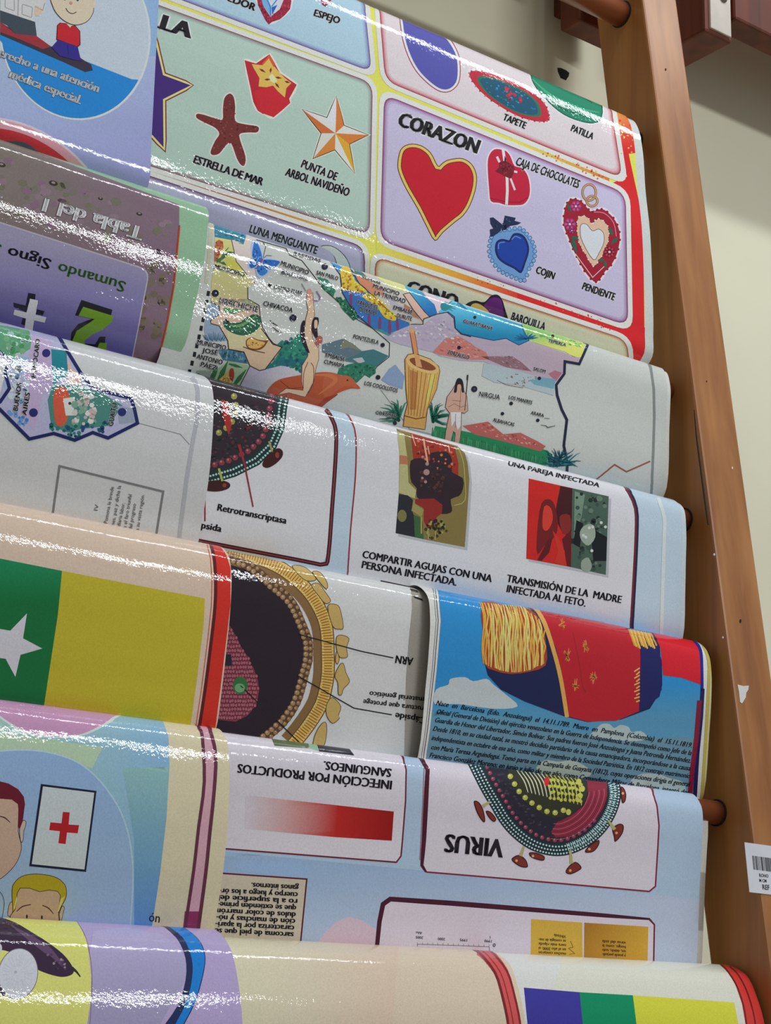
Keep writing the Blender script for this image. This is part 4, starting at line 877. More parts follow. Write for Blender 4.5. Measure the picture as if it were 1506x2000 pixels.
P.poly([(809, 694), (818, 695), (824, 718), (812, 716)], (206, 150, 100), 7); P.line([(790, 812), (812, 818), (830, 815)], 2, (120, 76, 40), 6.6)
P.part('printed_reeds', 4)
rr = random.Random(5)
for cx, cy, n_, s_, L0 in ((780, 815, 22, 1, 4), (845, 818, 22, 1, 4)):
    for i in range(n_): a_ = math.radians(rr.uniform(150, 300) if cx < 800 else rr.uniform(-110, 30)); l_ = rr.uniform(20, 46); P.line([(cx, cy + rr.uniform(-4, 8)), (cx + l_ * .6 * math.cos(a_), cy + l_ * .7 * math.sin(a_)), (cx + l_ * math.cos(a_), cy + l_ * .8 * math.sin(a_))], [4, 3, .6], rr.choice([(30, 100, 80), (44, 120, 96), (24, 84, 70)]), L0)
for i in range(40): a_ = math.radians(rr.uniform(-200, 40)); l_ = rr.uniform(18, 42); cx, cy = 1096, 898; P.line([(cx + rr.uniform(-24, 6), cy + rr.uniform(-2, 14)), (cx + l_ * .8 * math.cos(a_), cy + l_ * .55 * math.sin(a_)), (cx + l_ * math.cos(a_), cy + l_ * .75 * math.sin(a_))], [3.4, 2.4, .5], rr.choice([(36, 110, 116), (24, 84, 96), (20, 60, 84), (50, 130, 130)]), 6)
P.part('printed_meadow', 3)
P.poly([(850, 832), (905, 842), (1000, 862), (1070, 880), (1090, 905), (1040, 912), (960, 890), (840, 858)], (40, 132, 84), 3)
for i in range(70): x = 845 + i * 3.3; y = 838 + i * .86; P.line([(x, y + rr.uniform(-3, 3)), (x + rr.uniform(-2, 2), y + 11 + rr.uniform(0, 8))], [1.6, .8], rr.choice([(24, 104, 66), (70, 160, 100), (30, 120, 76)]), 3.6)
P.poly(b((160, 1150), (310, 1125), (400, 1200), (500, 1190), (600, 1240), (650, 1270), (620, 1300), (400, 1240), (230, 1200)), (180, 96, 90), 3.4); dab(P, b((190, 1150), (310, 1130), (400, 1205), (500, 1195), (630, 1275), (400, 1230)), 1.2, 3.4, [(204, 130, 120), (150, 70, 70), (210, 150, 140)], 50, 51, 3.8, asp=.5, rot=20)
P.line([(744, 762), (800, 838), (850, 850)], 1, (120, 124, 120), 2.4)
P.poly([(760, 720), (772, 712), (790, 735), (786, 760), (760, 752), (744, 742)], (130, 150, 180), 2.2); P.poly([(734, 832), (740, 824), (744, 834)], (50, 60, 90), 3)
P.part('printed_standing_figure', 5, 'standing figure with a spear')
def fg(s, c, L): P.poly(s, c, L)
fb = b((130, 890), (155, 890), (165, 940), (185, 980), (190, 1060), (170, 1075), (152, 1070), (150, 1180), (135, 1290), (112, 1290), (118, 1190), (105, 1180), (80, 1280), (52, 1280), (62, 1180), (85, 1075), (60, 1040), (70, 980), (100, 940))
P.line(fb, 1.8, (60, 40, 40), 5, closed=True); P.poly(fb, (196, 156, 136), 5.6)
P.poly(spline(b((125, 880), (145, 870), (162, 890), (168, 950), (155, 950), (150, 910), (130, 910), (125, 950), (108, 950)), 3, True), (34, 28, 34), 6); P.line(b((150, 930), (145, 1010), (140, 1060)), 1, (140, 96, 80), 6); P.line(b((100, 1000), (150, 1005)), 1, (140, 96, 80), 6); P.line(b((75, 1040), (110, 1020), (150, 1040), (185, 1030)), 1, (140, 96, 80), 6)
P.poly(b((90, 1070), (150, 1070), (148, 1150), (130, 1175), (115, 1120), (95, 1155)), (214, 216, 214), 6.4); P.line(b((118, 1080), (118, 1160)), 1, (110, 120, 120), 7)
P.line(b((192, 855), (172, 1060)), 1.4, (60, 50, 46), 6); P.line(b((190, 850), (188, 880)), 3, (50, 44, 44), 6.4)
P.part('printed_town_marks', 7)
for x, y, r_ in ((420, 573, 7), (572, 621, 7), (527, 557, 3.6), (634, 521, 6.2), (747, 674, 4.2), (738, 737, 4.6), (771, 826, 4), (896, 679, 3.6), (927, 620, 3), (926, 760, 6), (998, 788, 3.6), (981, 808, 3.4), (1050, 821, 3.4), (1053, 739, 3.4), (1079, 657, 3.2)):
    P.part('printed_town_dot', 7); P.disc(x, y, r_, (30, 28, 44), 7)
    if r_ > 5.5: P.disc(x, y, r_ * .35, (70, 66, 96), 7.5)
P.part('printed_birds', 7)
for q in (((680, 1105), (720, 1140), (765, 1165)), ((710, 1175), (760, 1220), (805, 1235)), ): P.line(g(*q), [1, 2, 1], (60, 60, 60), 7)
for q in (((620, 1145), (650, 1150), (660, 1160), (705, 1150)), ((640, 1105), (672, 1108))): P.line(b(*q), [1, 1.8, 1], (70, 70, 70), 7)
P.part('lettering', 8)
HL = (216, 216, 212)
def T(s, a, b_, h_, col=(34, 32, 38), bold=.03, halo=HL, hw=.05, **k): P.text(s, a, b_, h_, col, 8, bold=bold, halo=halo, halo_w=hw, **k)
T('MUNICIPIO', (418, 524), (476, 541), 8); T('URACHICHE', (427, 592), (502, 610), 11, bold=.02); T('MUNICIPIO', (547, 518), (601, 537), 8.5); T('BRUZUAL', (549, 535), (600, 549), 8.5)
T('CAMPO ELIAS', (534, 564), (588, 577), 8); T('CHIVACOA', (513, 597), (570, 611), 9.5); T('SAN PABLO', (617, 536), (659, 548), 7.5); T('BASTIDAS', (573, 498), (625, 513), 6)
T('PARQUE EL', (697, 594), (737, 605), 8); T('DORADO', (701, 607), (734, 616), 8); T('MUNICIPIO', (727, 562), (778, 578), 7.5); T('LA TRINIDAD', (730, 576), (790, 593), 8.5); T('EMBALSE', (767, 604), (804, 614), 7.5); T('DURUTE', (774, 620), (803, 627), 8)
T('YUMARE', (706, 543), (742, 556), 4.5); T('PONTEZUELA', (689, 661), (738, 673), 8); T('EMBALSE', (635, 697), (672, 706), 8); T('CUMARIPA', (632, 710), (671, 719), 8); T('LOS COGOLLITOS', (711, 752), (775, 767), 8)
T('CORUMBO', (733, 809), (774, 816), 7); T('ZORZALILLO', (873, 691), (915, 702), 7.5); T('GUARATIBANA', (904, 630), (961, 645), 6.5); T('TEMERLA', (1070, 668), (1104, 677), 6); T('SALOM', (1041, 723), (1064, 729), 6.5)
T('NIRGUA', (935, 774), (975, 781), 9.5, bold=.02); T('LOS MANIRES', (993, 779), (1038, 790), 7); T('ALBAHACAS', (962, 823), (1003, 833), 7); T('ARARA', (1036, 809), (1061, 815), 6.5)
T('MUNICIPIO', (384, 672), (440, 684), 9); T('JOSÉ', (394, 688), (424, 694), 9); T('ANTONIO', (383, 700), (433, 712), 9); T('PÁEZ', (391, 715), (421, 723), 9)
P.flush()

def beads(P, path, n, r, col, L, jit=0, seed=1, hi=None):
    """a row of n printed beads along a path"""
    q = densify(path, 2, False); A = np.array(q); d = np.concatenate([[0], np.cumsum(np.linalg.norm(np.diff(A, axis=0), axis=1))]); rr = random.Random(seed)
    for i in range(n):
        t = d[-1] * (i + .5) / n; x, y = np.interp(t, d, A[:, 0]), np.interp(t, d, A[:, 1])
        P.disc(x + rr.uniform(-jit, jit), y + rr.uniform(-jit, jit), r, col, L, n=7)
        if hi: P.disc(x - r * .2, y - r * .3, r * .4, hi, L + .3, n=5)
def rungs(P, path, n, w, lw, col, L):
    """n short cross strokes along a path"""
    q = densify(path, 2, False); A = np.array(q); d = np.concatenate([[0], np.cumsum(np.linalg.norm(np.diff(A, axis=0), axis=1))])
    for i in range(n):
        t = d[-1] * (i + .5) / n; k = min(np.searchsorted(d, t), len(A) - 2); u = A[min(k + 3, len(A) - 1)] - A[max(k - 3, 0)]; u = u / np.linalg.norm(u); nrm = np.array([-u[1], u[0]]); p = np.array([np.interp(t, d, A[:, 0]), np.interp(t, d, A[:, 1])])
        P.line([tuple(p - nrm * w / 2), tuple(p + nrm * w / 2)], lw, col, L)
def offs(path, k):
    A = np.array(path, float); d = np.gradient(A, axis=0); d /= np.linalg.norm(d, axis=1)[:, None]
    return [tuple(p) for p in A + np.stack([-d[:, 1], d[:, 0]], 1) * k]

# ---- sideways map poster, third row left
P = CL; k = crop(0, 400, 3.012); j = crop(0, 850, 3.012)
P.part('printed_frame', 1)
P.line([(374, 737), (382, 748), (386, 762), (386, 815), (377, 860), (365, 933), (350, 1049), (346, 1080)], 8, (172, 174, 178), 1)
P.line([(269, 826), (352, 848), (370, 868)], 1.2, (130, 130, 134), 1)
P.line(j((310, 460), (350, 182), (960, 332), (918, 590)), 4.4, (120, 120, 120), 1)
P.part('printed_region', 2, 'painted district with a dark blue outline')
rg = k((-60, 700), (300, 700), (400, 870), (480, 1000), (545, 1080), (770, 1140), (790, 1200), (810, 1285), (635, 1375), (545, 1340), (440, 1385), (315, 1345), (170, 1380), (0, 1205), (-60, 1150))
P.poly(rg, (176, 176, 204), 2)
P.poly(k((-60, 700), (170, 740), (190, 840), (60, 920), (0, 870)), (96, 158, 120), 2.5); P.poly(k((190, 760), (300, 800), (320, 1040), (250, 1130), (200, 1330), (120, 1240), (140, 1100)), (186, 166, 200), 2.6)
P.poly(k((300, 850), (390, 860), (400, 1000), (310, 1060)), (30, 128, 140), 2.8); P.poly(k((390, 900), (420, 960), (480, 1010), (470, 1080), (400, 1060)), (212, 180, 170), 2.8)
P.poly(k((310, 1060), (470, 1060), (600, 1110), (720, 1180), (640, 1300), (470, 1320), (400, 1340), (300, 1300), (280, 1150)), (70, 130, 120), 2.9); P.poly(k((690, 1180), (780, 1200), (800, 1280), (700, 1290)), (146, 156, 176), 3)
P.poly(spline(k((315, 1110), (370, 1070), (410, 1130), (400, 1240), (370, 1300), (325, 1280)), 3, True), (206, 86, 60), 3.4); P.poly(k((370, 1140), (440, 1130), (430, 1240), (385, 1240)), (220, 212, 206), 3.8); P.disc(136, 788, 3, (60, 50, 56), 4.4)
dab(P, k((440, 1090), (560, 1100), (560, 1280), (420, 1300)), 3, 8, [(206, 196, 190), (190, 172, 168), (120, 160, 140), (222, 214, 206)], 36, 61, 3.4)
dab(P, k((10, 740), (170, 780), (120, 900), (60, 900)), 3, 7, [(70, 140, 90), (170, 200, 190), (120, 170, 130)], 26, 62, 3); dab(P, k((60, 900), (190, 900), (160, 1200), (30, 1100)), 4, 9, [(190, 206, 222), (150, 180, 214), (206, 214, 224)], 30, 63, 2.8)
dab(P, k((290, 1290), (450, 1300), (700, 1260), (600, 1340), (440, 1370), (310, 1330)), 2, 5, [(24, 96, 90), (40, 120, 104), (30, 70, 110)], 44, 64, 3.6); dab(P, k((30, 1200), (150, 1240), (180, 1330), (150, 1340)), 2, 5, [(60, 120, 180), (110, 150, 200)], 16, 65, 3.4)
P.line(k((300, 700), (400, 870), (480, 1000), (545, 1080), (770, 1140), (790, 1200), (808, 1285), (635, 1372), (545, 1340), (440, 1385), (315, 1345), (172, 1378), (0, 1205), (-60, 1150)), 6.5, (24, 34, 92), 5, dens=8)
P.poly(k((-60, 900), (0, 900), (30, 985), (0, 1110), (-60, 1130)), WHITE, 5); P.line(k((-60, 820), (0, 870), (60, 920), (28, 985), (55, 1080), (0, 1160), (-60, 1200)), 6.5, (24, 34, 92), 5.6, dens=8)
for x, y, r_ in ((90, 690, 8), (65, 806, 8.5), (238, 805, 8)): P.disc(x, y, r_, (34, 40, 104), 6)
P.part('lettering', 7)
def T(s, a, b_, h_, **q): P.text(s, a, b_, h_, (36, 36, 40), 7, bold=.03, halo=(214, 214, 216), halo_w=.05, up=(-1, -.22), **q)
T('BUENOS', (34, 803), (42, 749), 9); T('AIRES', (51, 812), (58, 768), 9); T('HUMOCARO', (69, 738), (78, 664), 9); T('GUAITÓ', (220, 833), (228, 788), 9.5)
for s, a, b_ in (('Pomona le brinde', (630, 520), (670, 305)), ('hes, paz y dicha la', (672, 532), (712, 298)), ('diaria labor.', (706, 536), (735, 400)), ('e el faro triunfal', (742, 548), (775, 350)), ('del progreso', (775, 556), (800, 405)), ('a su vasta región.', (815, 562), (850, 350)), ('IV', (572, 445), (580, 410))):
    P.text(s, j(a)[0], j(b_)[0], 7, (80, 80, 82), 7, up=(-1, -.22))
P.flush()

# ---- infection poster, third row
P = CR; q3 = crop(380, 800, 3.012); q5 = crop(850, 850, 3.012); q2 = crop(760, 830, 8.0)
P.part('printed_panel', 1)
P.poly([(300, 730), (625, 780), (642, 810), (654, 843), (653, 900), (646, 999), (639, 1085), (629, 1100), (579, 1092), (300, 1040)], (208, 208, 210), 1)
P.line([(636, 800), (646, 814), (656, 843), (655, 900), (648, 999), (641, 1085), (631, 1102), (579, 1093), (300, 1039)], 8, (74, 26, 34), 2, smooth=3); P.line([(636, 800), (646, 814), (656, 843), (655, 900), (648, 999), (641, 1085), (631, 1102), (579, 1093), (300, 1039)], 1.6, (140, 70, 74), 2.5, smooth=3)
P.part('printed_panel', 1)
P.poly([(660, 770), (900, 830), (1225, 945), (1242, 993), (1243, 1049), (1238, 1149), (1230, 1270), (675, 1170), (685, 1032), (694, 933), (695, 853), (685, 820)], (208, 208, 211), 1)
P.line([(675, 806), (685, 820), (695, 853), (694, 933), (685, 1032), (677, 1150)], 2.6, (150, 44, 50), 2, smooth=3)
P.line([(1206, 935), (1225, 956), (1242, 993), (1243, 1049), (1238, 1149), (1230, 1280)], 8, (40, 34, 66), 2, smooth=3); P.line([(1204, 935), (1223, 956), (1240, 993), (1241, 1049), (1236, 1149), (1228, 1280)], 3, (120, 34, 40), 2.5, smooth=3)
P.line([(1285, 972), (1297, 1010), (1297, 1050), (1292, 1220), (1290, 1270)], 7, (206, 214, 222), 2, smooth=3)
P.part('printed_virus', 3, 'cut-open virus with beaded rim')
oc = [(566, 770), (560, 800), (556, 837), (539, 876), (506, 908), (460, 931), (395, 950)]
P.poly([(380, 700), (540, 740)] + oc + [(370, 950)], (28, 52, 54), 3)
P.poly([(380, 700), (500, 740)] + offs(oc, 22) + [(370, 925)], (48, 40, 46), 3.4)
dab(P, [(415, 770), (520, 800), (510, 860), (450, 900), (405, 905)], 2, 4.5, [(70, 56, 64), (30, 30, 36), (90, 64, 70), (44, 60, 60)], 110, 71, 3.8, asp=.6)
for kk in (5, 15): beads(P, offs(oc, kk), 44, 2.3, (170, 206, 196), 4)
beads(P, offs(oc, 34), 17, 6, (130, 58, 70), 4.4, hi=(180, 110, 116)); dab(P, offs(oc, 50) + [(400, 900)], 2, 4, [(96, 40, 50), (60, 30, 40)], 20, 72, 4.2)
beads(P, [(455, 766), (462, 800), (450, 830), (420, 850)], 6, 6.5, (146, 144, 80), 5, hi=(196, 196, 120)); P.poly([(432, 780), (444, 785), (452, 830), (446, 850), (436, 820)], (170, 44, 40), 5.4)
P.poly(spline([(512, 908), (520, 892), (540, 876), (551, 880), (551, 892), (538, 906), (522, 914)], 3, True), (62, 26, 26), 5); P.disc(541, 889, 4, (140, 60, 50), 5.6, ry=6); P.poly(spline([(400, 942), (430, 938), (448, 944), (446, 954), (425, 960), (400, 957)], 3, True), (62, 26, 26), 5); P.disc(438, 948, 4, (140, 60, 50), 5.6)
P.line([(525, 862), (532, 884)], 4, (150, 150, 90), 5); P.line([(427, 915), (434, 940)], 4.5, (170, 170, 90), 5.2)
P.line([(466, 868), (478, 910), (494, 990)], [6, 3, 2.6], (150, 44, 56), 6); P.line([(400, 960), (400, 1018)], 2.6, (150, 44, 56), 6)
P.part('printed_photograph', 3, 'dark red and olive photograph')
ph = q2((110, 60), (130, 130), (160, 400), (155, 800), (150, 1100), (125, 1500), (100, 1690), (560, 1790), (1180, 1910), (1210, 1500), (1230, 1200), (1252, 850), (1225, 600), (1180, 440), (1060, 330), (600, 200))
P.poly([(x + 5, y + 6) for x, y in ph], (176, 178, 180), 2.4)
P.poly(ph, (128, 112, 62), 3)
P.poly(q2((120, 100), (230, 140), (280, 500), (300, 900), (420, 1020), (400, 1150), (150, 1060), (165, 500)), (178, 174, 122), 3.5); P.poly(q2((165, 470), (280, 490), (290, 620), (165, 610)), (176, 112, 80), 3.8)
P.poly(q2((150, 1080), (290, 1100), (370, 1170), (350, 1330), (380, 1400), (520, 1500), (530, 1780), (100, 1690)), (38, 40, 46), 3.6); P.disc(*q2((200, 1420))[0], 9, (120, 116, 66), 4, ry=12)
P.poly(q2((380, 1400), (500, 1450), (540, 1780), (400, 1750)), (58, 96, 56), 4)
P.poly(q2((330, 130), (600, 210), (1020, 340), (1080, 600), (1080, 790), (700, 760), (380, 560)), (150, 48, 34), 4)
P.poly(spline(q2((335, 560), (480, 520), (640, 560), (640, 440), (900, 420), (980, 560), (980, 740), (1150, 830), (1150, 1000), (1090, 1110), (960, 1160), (980, 1300), (960, 1370), (820, 1390), (620, 1300), (430, 1120), (430, 990), (350, 900), (325, 760)), 2, True), (46, 32, 38), 4.6)
P.poly(q2((400, 1160), (700, 1150), (830, 1250), (820, 1380), (740, 1440), (680, 1600), (600, 1620), (540, 1500), (540, 1300), (400, 1220)), (140, 40, 36), 5)
P.poly(q2((430, 1130), (380, 1180), (345, 1340), (500, 1440), (540, 1330), (400, 1230)), (150, 140, 80), 4.8)
dab(P, q2((450, 250), (1040, 400), (1060, 700), (700, 700), (450, 500)), 1.4, 3.4, [(170, 66, 44), (110, 34, 28), (196, 110, 80)], 40, 73, 5.2); dab(P, q2((480, 600), (900, 700), (800, 1100), (500, 1000)), 1.5, 4, [(70, 40, 42), (86, 50, 50), (50, 36, 40)], 50, 74, 5.2)
for a_, b_, w in (((530, 220), (600, 600), 3.4), ((350, 150), (410, 330), 2), ((600, 330), (625, 460), 2), ((920, 330), (940, 420), 2.4)): P.line(q2(a_, b_), w, (206, 160, 130), 6)
for c_, r_ in (((520, 500), 2.6), ((580, 740), 6), ((515, 830), 2.6), ((565, 890), 3), ((590, 610), 3.6)): P.disc(*q2(c_)[0], r_, (160, 130, 126), 6.4)
dab(P, q2((640, 1480), (850, 1480), (930, 1720), (780, 1740), (620, 1780), (560, 1600)), 1.2, 3.4, [(36, 34, 22), (150, 150, 84), (60, 54, 30)], 54, 75, 5.6); P.line(q2((1060, 330), (1150, 560), (1180, 850), (1180, 1180), (1010, 1260)), 1.6, (176, 166, 90), 5.4, smooth=3)
P.line(q2((500, 1440), (500, 1700)), 3, (160, 150, 80), 5.6); P.line(q2((600, 1620), (610, 1790)), 3, (150, 146, 90), 5.8); P.line(q2((720, 1660), (715, 1800)), 3, (150, 146, 80), 5.8)
P.part('printed_photograph', 3, 'red and grey-green double photograph of people')
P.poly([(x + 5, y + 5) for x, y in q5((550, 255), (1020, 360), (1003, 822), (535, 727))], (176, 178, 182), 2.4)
P.poly(q5((550, 255), (806, 312), (798, 776), (535, 727)), (196, 36, 30), 3); P.poly(q5((806, 312), (1020, 360), (1003, 822), (798, 776)), (70, 92, 80), 3)
P.poly(q5((735, 300), (806, 312), (800, 620), (740, 560), (700, 480)), (66, 20, 26), 3.6); P.poly(spline(q5((625, 400), (680, 380), (710, 440), (720, 540), (700, 600), (650, 640), (600, 700), (600, 560)), 3, True), (112, 26, 28), 3.8)
P.poly(spline(q5((640, 420), (680, 430), (690, 500), (660, 560), (630, 540)), 3, True), (206, 60, 46), 4.2); P.poly(q5((690, 560), (720, 600), (760, 680), (770, 770), (700, 750), (720, 680)), (196, 50, 40), 4.4); P.poly(q5((660, 620), (690, 600), (670, 690), (625, 740), (600, 735)), (90, 24, 28), 4.2)
P.poly(spline(q5((730, 480), (790, 470), (795, 560), (750, 580)), 3, True), (130, 40, 36), 4.2); P.poly(q5((745, 610), (800, 560), (798, 776), (775, 770)), (96, 22, 26), 4)
P.poly(q5((820, 330), (880, 350), (860, 480), (815, 600)), (112, 136, 116), 3.6); dab(P, q5((815, 330), (1010, 370), (1000, 800), (805, 760)), 2, 6, [(30, 42, 40), (56, 76, 68), (96, 120, 104), (40, 54, 52)], 80, 76, 3.8)
P.poly(q5((830, 500), (870, 520), (850, 660), (812, 640)), (20, 26, 28), 4.8); P.poly(q5((940, 560), (1010, 600), (1006, 740), (930, 740), (920, 640)), (20, 26, 28), 4.8)
P.poly(spline(q5((850, 570), (880, 530), (930, 530), (940, 600), (900, 650), (860, 620)), 3, True), (150, 164, 148), 5.4); P.poly(spline(q5((860, 740), (900, 720), (920, 770), (900, 805), (860, 790)), 3, True), (142, 156, 142), 5.4)
for c_ in ((905, 545), (925, 540), (885, 600), (920, 680), (975, 515), (1000, 540), (870, 590)): P.disc(*q5(c_)[0], 3, (196, 206, 196), 6)
P.part('lettering', 7)
def T(s, a, b_, h_, **q): P.text(s, a, b_, h_, (34, 32, 38), 7, bold=.05, **q)
T('COMPARTIR AGUJAS CON UNA', (707, 1089), (959, 1137), 14); T('PERSONA INFECTADA.', (706, 1109), (890, 1144), 14); T('TRANSMISIÓN DE LA  MADRE', (989, 1136), (1212, 1178), 14); T('INFECTADA AL FETO.', (989, 1156), (1142, 1185), 14)
T('UNA PAREJA INFECTADA', (992, 909), (1169, 952), 8); T('Retrotranscriptasa', (424, 997), (558, 1023), 13); T('Cápsida', (370, 1027), (431, 1039), 13)
P.line([(743, 1135), (800, 1147), (900, 1170)], 4, (50, 30, 36), 7); P.line([(1021, 1187), (1180, 1218)], 4, (60, 34, 38), 7)
P.flush()

# ---- flag poster, fourth row left
P = DL; j = crop(0, 850, 3.012)
P.part('printed_field', 1, 'green field')
P.poly([(-40, 1083), (121, 1115), (113, 1200), (84, 1390), (-40, 1370)], grad((60, 1100), (22, 132, 84), (60, 1180), (18, 110, 56)), 1)
P.part('printed_field', 1, 'yellow field')
P.poly([(121, 1115), (400, 1169), (398, 1215), (386, 1315), (369, 1440), (84, 1390), (113, 1200)], (190, 176, 46), 1)
P.part('printed_star', 2); P.poly(j((158, 1048), (135, 1195), (248, 1255), (120, 1292), (90, 1422), (32, 1315), (-90, 1300), (-10, 1215), (-60, 1130), (60, 1150)), (206, 204, 210), 2)
P.part('printed_border', 2, 'red border')
oe = [(428, 1064), (442, 1085), (450, 1109), (450, 1182), (440, 1265), (430, 1348), (418, 1440)]; ie = [(411, 1062), (418, 1090), (421, 1132), (420, 1182), (413, 1248), (400, 1350), (386, 1440)]
P.poly(oe + ie[::-1], (206, 48, 34), 2); P.line(ie, 6, (96, 26, 30), 2.5, smooth=3); P.line(offs(ie, 7), 1.4, (226, 90, 80), 2.7)
P.flush()

# ---- orange-rimmed virus poster
P = DM; v1 = crop(400, 1060, 5.02); v2 = crop(400, 1260, 5.02); w = crop(380, 1150, 2.858)
ob = v1((200, 60), (460, 130), (620, 190), (760, 260), (880, 350), (980, 440), (1060, 540), (1130, 660), (1180, 790), (1200, 920), (1205, 1100)) + v2((1205, 280), (1180, 440), (1140, 580), (1060, 720), (960, 860), (860, 980))
ib = v1((150, 120), (330, 175), (430, 225), (530, 300), (610, 370), (700, 450), (800, 530), (880, 640), (930, 760), (980, 880), (1010, 980), (1010, 1150)) + v2((990, 220), (950, 380), (910, 520), (850, 640), (760, 760), (660, 850), (560, 930))
P.part('grey_side_strip', 1); P.poly([(798, 1146), (803, 1158), (805, 1185), (798, 1255), (793, 1325), (789, 1500), (840, 1500), (840, 1146)], (156, 150, 140), 1)  # plain grey strip down the right-hand side of the sheet
P.part('printed_virus', 2, 'orange-rimmed virus cut open')
P.poly(spline(ib, 2, False) + [(430, 1470), (380, 1450), (380, 1060)], (42, 32, 40), 2)
P.line(offs(spline(ob, 2, False), 17), 22, (132, 100, 62), 2.3); P.line(spline(ob, 2, False), 27, (112, 72, 36), 2.6); P.line(spline(ob, 2, False), 23, (214, 170, 84), 3)
rungs(P, spline(ob, 3, False), 96, 22, 1.5, (128, 80, 34), 3.4); beads(P, offs(spline(ob, 2, False), 9.5), 84, 2.1, (230, 196, 120), 3.8); beads(P, offs(spline(ob, 2, False), -9.5), 84, 2.1, (226, 190, 110), 3.8)
P.line(spline(ib, 2, False), 18, (92, 66, 46), 3); beads(P, offs(spline(ib, 2, False), 5), 42, 6, (92, 64, 44), 3.4); beads(P, offs(spline(ib, 2, False), 5), 42, 5, (160, 128, 92), 3.8, jit=1, hi=(196, 170, 136)); beads(P, offs(spline(ib, 2, False), -5), 40, 5, (92, 64, 44), 3.6); beads(P, offs(spline(ib, 2, False), -5), 40, 4.2, (150, 114, 80), 4.2, jit=1, seed=4, hi=(190, 160, 120))
for q in (v1((850, 230), (980, 240), (1090, 350), (1050, 380), (960, 360)), v1((1050, 290), (1130, 290), (1200, 390), (1195, 460), (1130, 400)), v1((1040, 420), (1110, 395), (1180, 480), (1235, 570), (1180, 600), (1110, 520)), v1((1200, 620), (1290, 605), (1330, 660), (1360, 830), (1320, 850), (1250, 820)), v1((1290, 920), (1350, 905), (1415, 940), (1390, 1030), (1400, 1120), (1320, 1125), (1285, 1030)), v2((1290, 60), (1320, 130), (1300, 190), (1275, 150)), v2((1270, 300), (1320, 190), (1360, 180), (1385, 270), (1420, 360), (1360, 430), (1340, 490), (1305, 480), (1300, 370)), v2((1190, 580), (1250, 510), (1335, 600), (1310, 690), (1320, 720), (1250, 770), (1190, 690)), v2((1080, 870), (1140, 770), (1190, 760), (1195, 870), (1160, 1000), (1060, 990))):
    s_ = spline(q, 3, True); P.poly(s_, (84, 62, 30), 4.4); P.poly(inset(s_, 1.2), (194, 164, 96), 4.8)
pk = v1((215, 780), (260, 840), (310, 930), (370, 1050), (430, 1130), (460, 1240)) + v2((470, 210), (520, 350), (530, 450), (505, 580), (420, 690), (300, 750), (150, 735), (50, 700), (-40, 600), (-40, 0))
P.poly(pk, (128, 58, 70), 5); rr = random.Random(8)
def inside(x, y, q):
    c = False; j_ = len(q) - 1
    for i in range(len(q)):
        if (q[i][1] > y) != (q[j_][1] > y) and x < (q[j_][0] - q[i][0]) * (y - q[i][1]) / (q[j_][1] - q[i][1]) + q[i][0]: c = not c
        j_ = i
    return c
for i in range(24):
    for k_ in range(30):
        x, y = 412 + k_ * 5.2 + (i % 2) * 2.6 + rr.uniform(-.8, .8), 1222 + i * 8.2 + rr.uniform(-1, 1)
        if inside(x, y, pk): P.disc(x, y, 3.5, (86, 32, 46), 5.4, ry=4.4, n=6); P.disc(x, y - .4, 2.6, (170, 92, 104), 5.8, ry=3.4, n=6)
P.poly(v2((165, 90), (255, 90), (265, 200), (160, 200)), (40, 36, 44), 6.6); P.poly(v2((100, 390), (140, 400), (145, 490), (100, 520)), (40, 36, 44), 6.6)
P.disc(*v2((345, 395))[0], 14.5, (50, 110, 60), 6.6, ry=17, n=20); P.disc(*v2((340, 420))[0], 10, (110, 160, 110), 7, ry=9, n=16)
P.part('leader_lines', 7)
for q in ([(583, 1239), (705, 1272), (768, 1285)], [(581, 1320), (691, 1383), (765, 1396)], [(540, 1407), (583, 1449)], [(469, 1339), (503, 1372)]): P.line(q, 2, (26, 22, 24), 7)
P.part('lettering', 7)
P.text('ARN', (807, 1285), (774, 1280), 15, BLACK, 7, bold=.04); P.text('material genético', (828, 1362), (722, 1350), 10, BLACK, 7, bold=.03); P.text('estructura que protege', (845, 1382), (710, 1366), 10, BLACK, 7, bold=.03); P.text('Cápside', (832, 1402), (773, 1392), 12, BLACK, 7, bold=.04)
P.poly([(800, 1150), (814, 1154), (817, 1158), (804, 1155)], BLACK, 7); P.poly([(806, 1164), (824, 1170), (826, 1174), (810, 1168)], BLACK, 7)
P.flush()

# ---- uniform poster
P = DR; d = crop(800, 1150, 2.1331); e = crop(850, 850, 3.012); n1 = crop(1100, 1380, 5.02)
P.part('printed_background', 1)
le = [(852, 1140), (856, 1160), (861, 1212), (853, 1310), (840, 1425), (829, 1500)]; re = [(1345, 1230), (1352, 1252), (1368, 1272), (1372, 1300), (1371, 1350), (1360, 1450), (1350, 1560)]
P.poly(le + [(1350, 1600)] + re[::-1], grad((1000, 1330), (44, 138, 200), (1000, 1400), (84, 146, 180)), 1)
P.poly([(829, 1500), (840, 1425), (845, 1390), (1000, 1400), (1100, 1425), (1200, 1440), (1360, 1440), (1350, 1600), (827, 1520)], grad((1000, 1400), (96, 150, 176), (1000, 1440), (104, 140, 158)), 1.4)
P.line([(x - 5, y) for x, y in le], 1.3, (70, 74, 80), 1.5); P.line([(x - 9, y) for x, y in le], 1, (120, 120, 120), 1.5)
P.part('printed_clouds', 2)
def cloud(pts, c, L): P.poly(spline(pts, 3, True), c, L)
cloud(d((105, 480), (110, 420), (160, 400), (170, 375), (230, 368), (265, 385), (320, 375), (350, 400), (400, 440), (450, 490), (350, 500), (200, 480)), (188, 196, 198), 2)
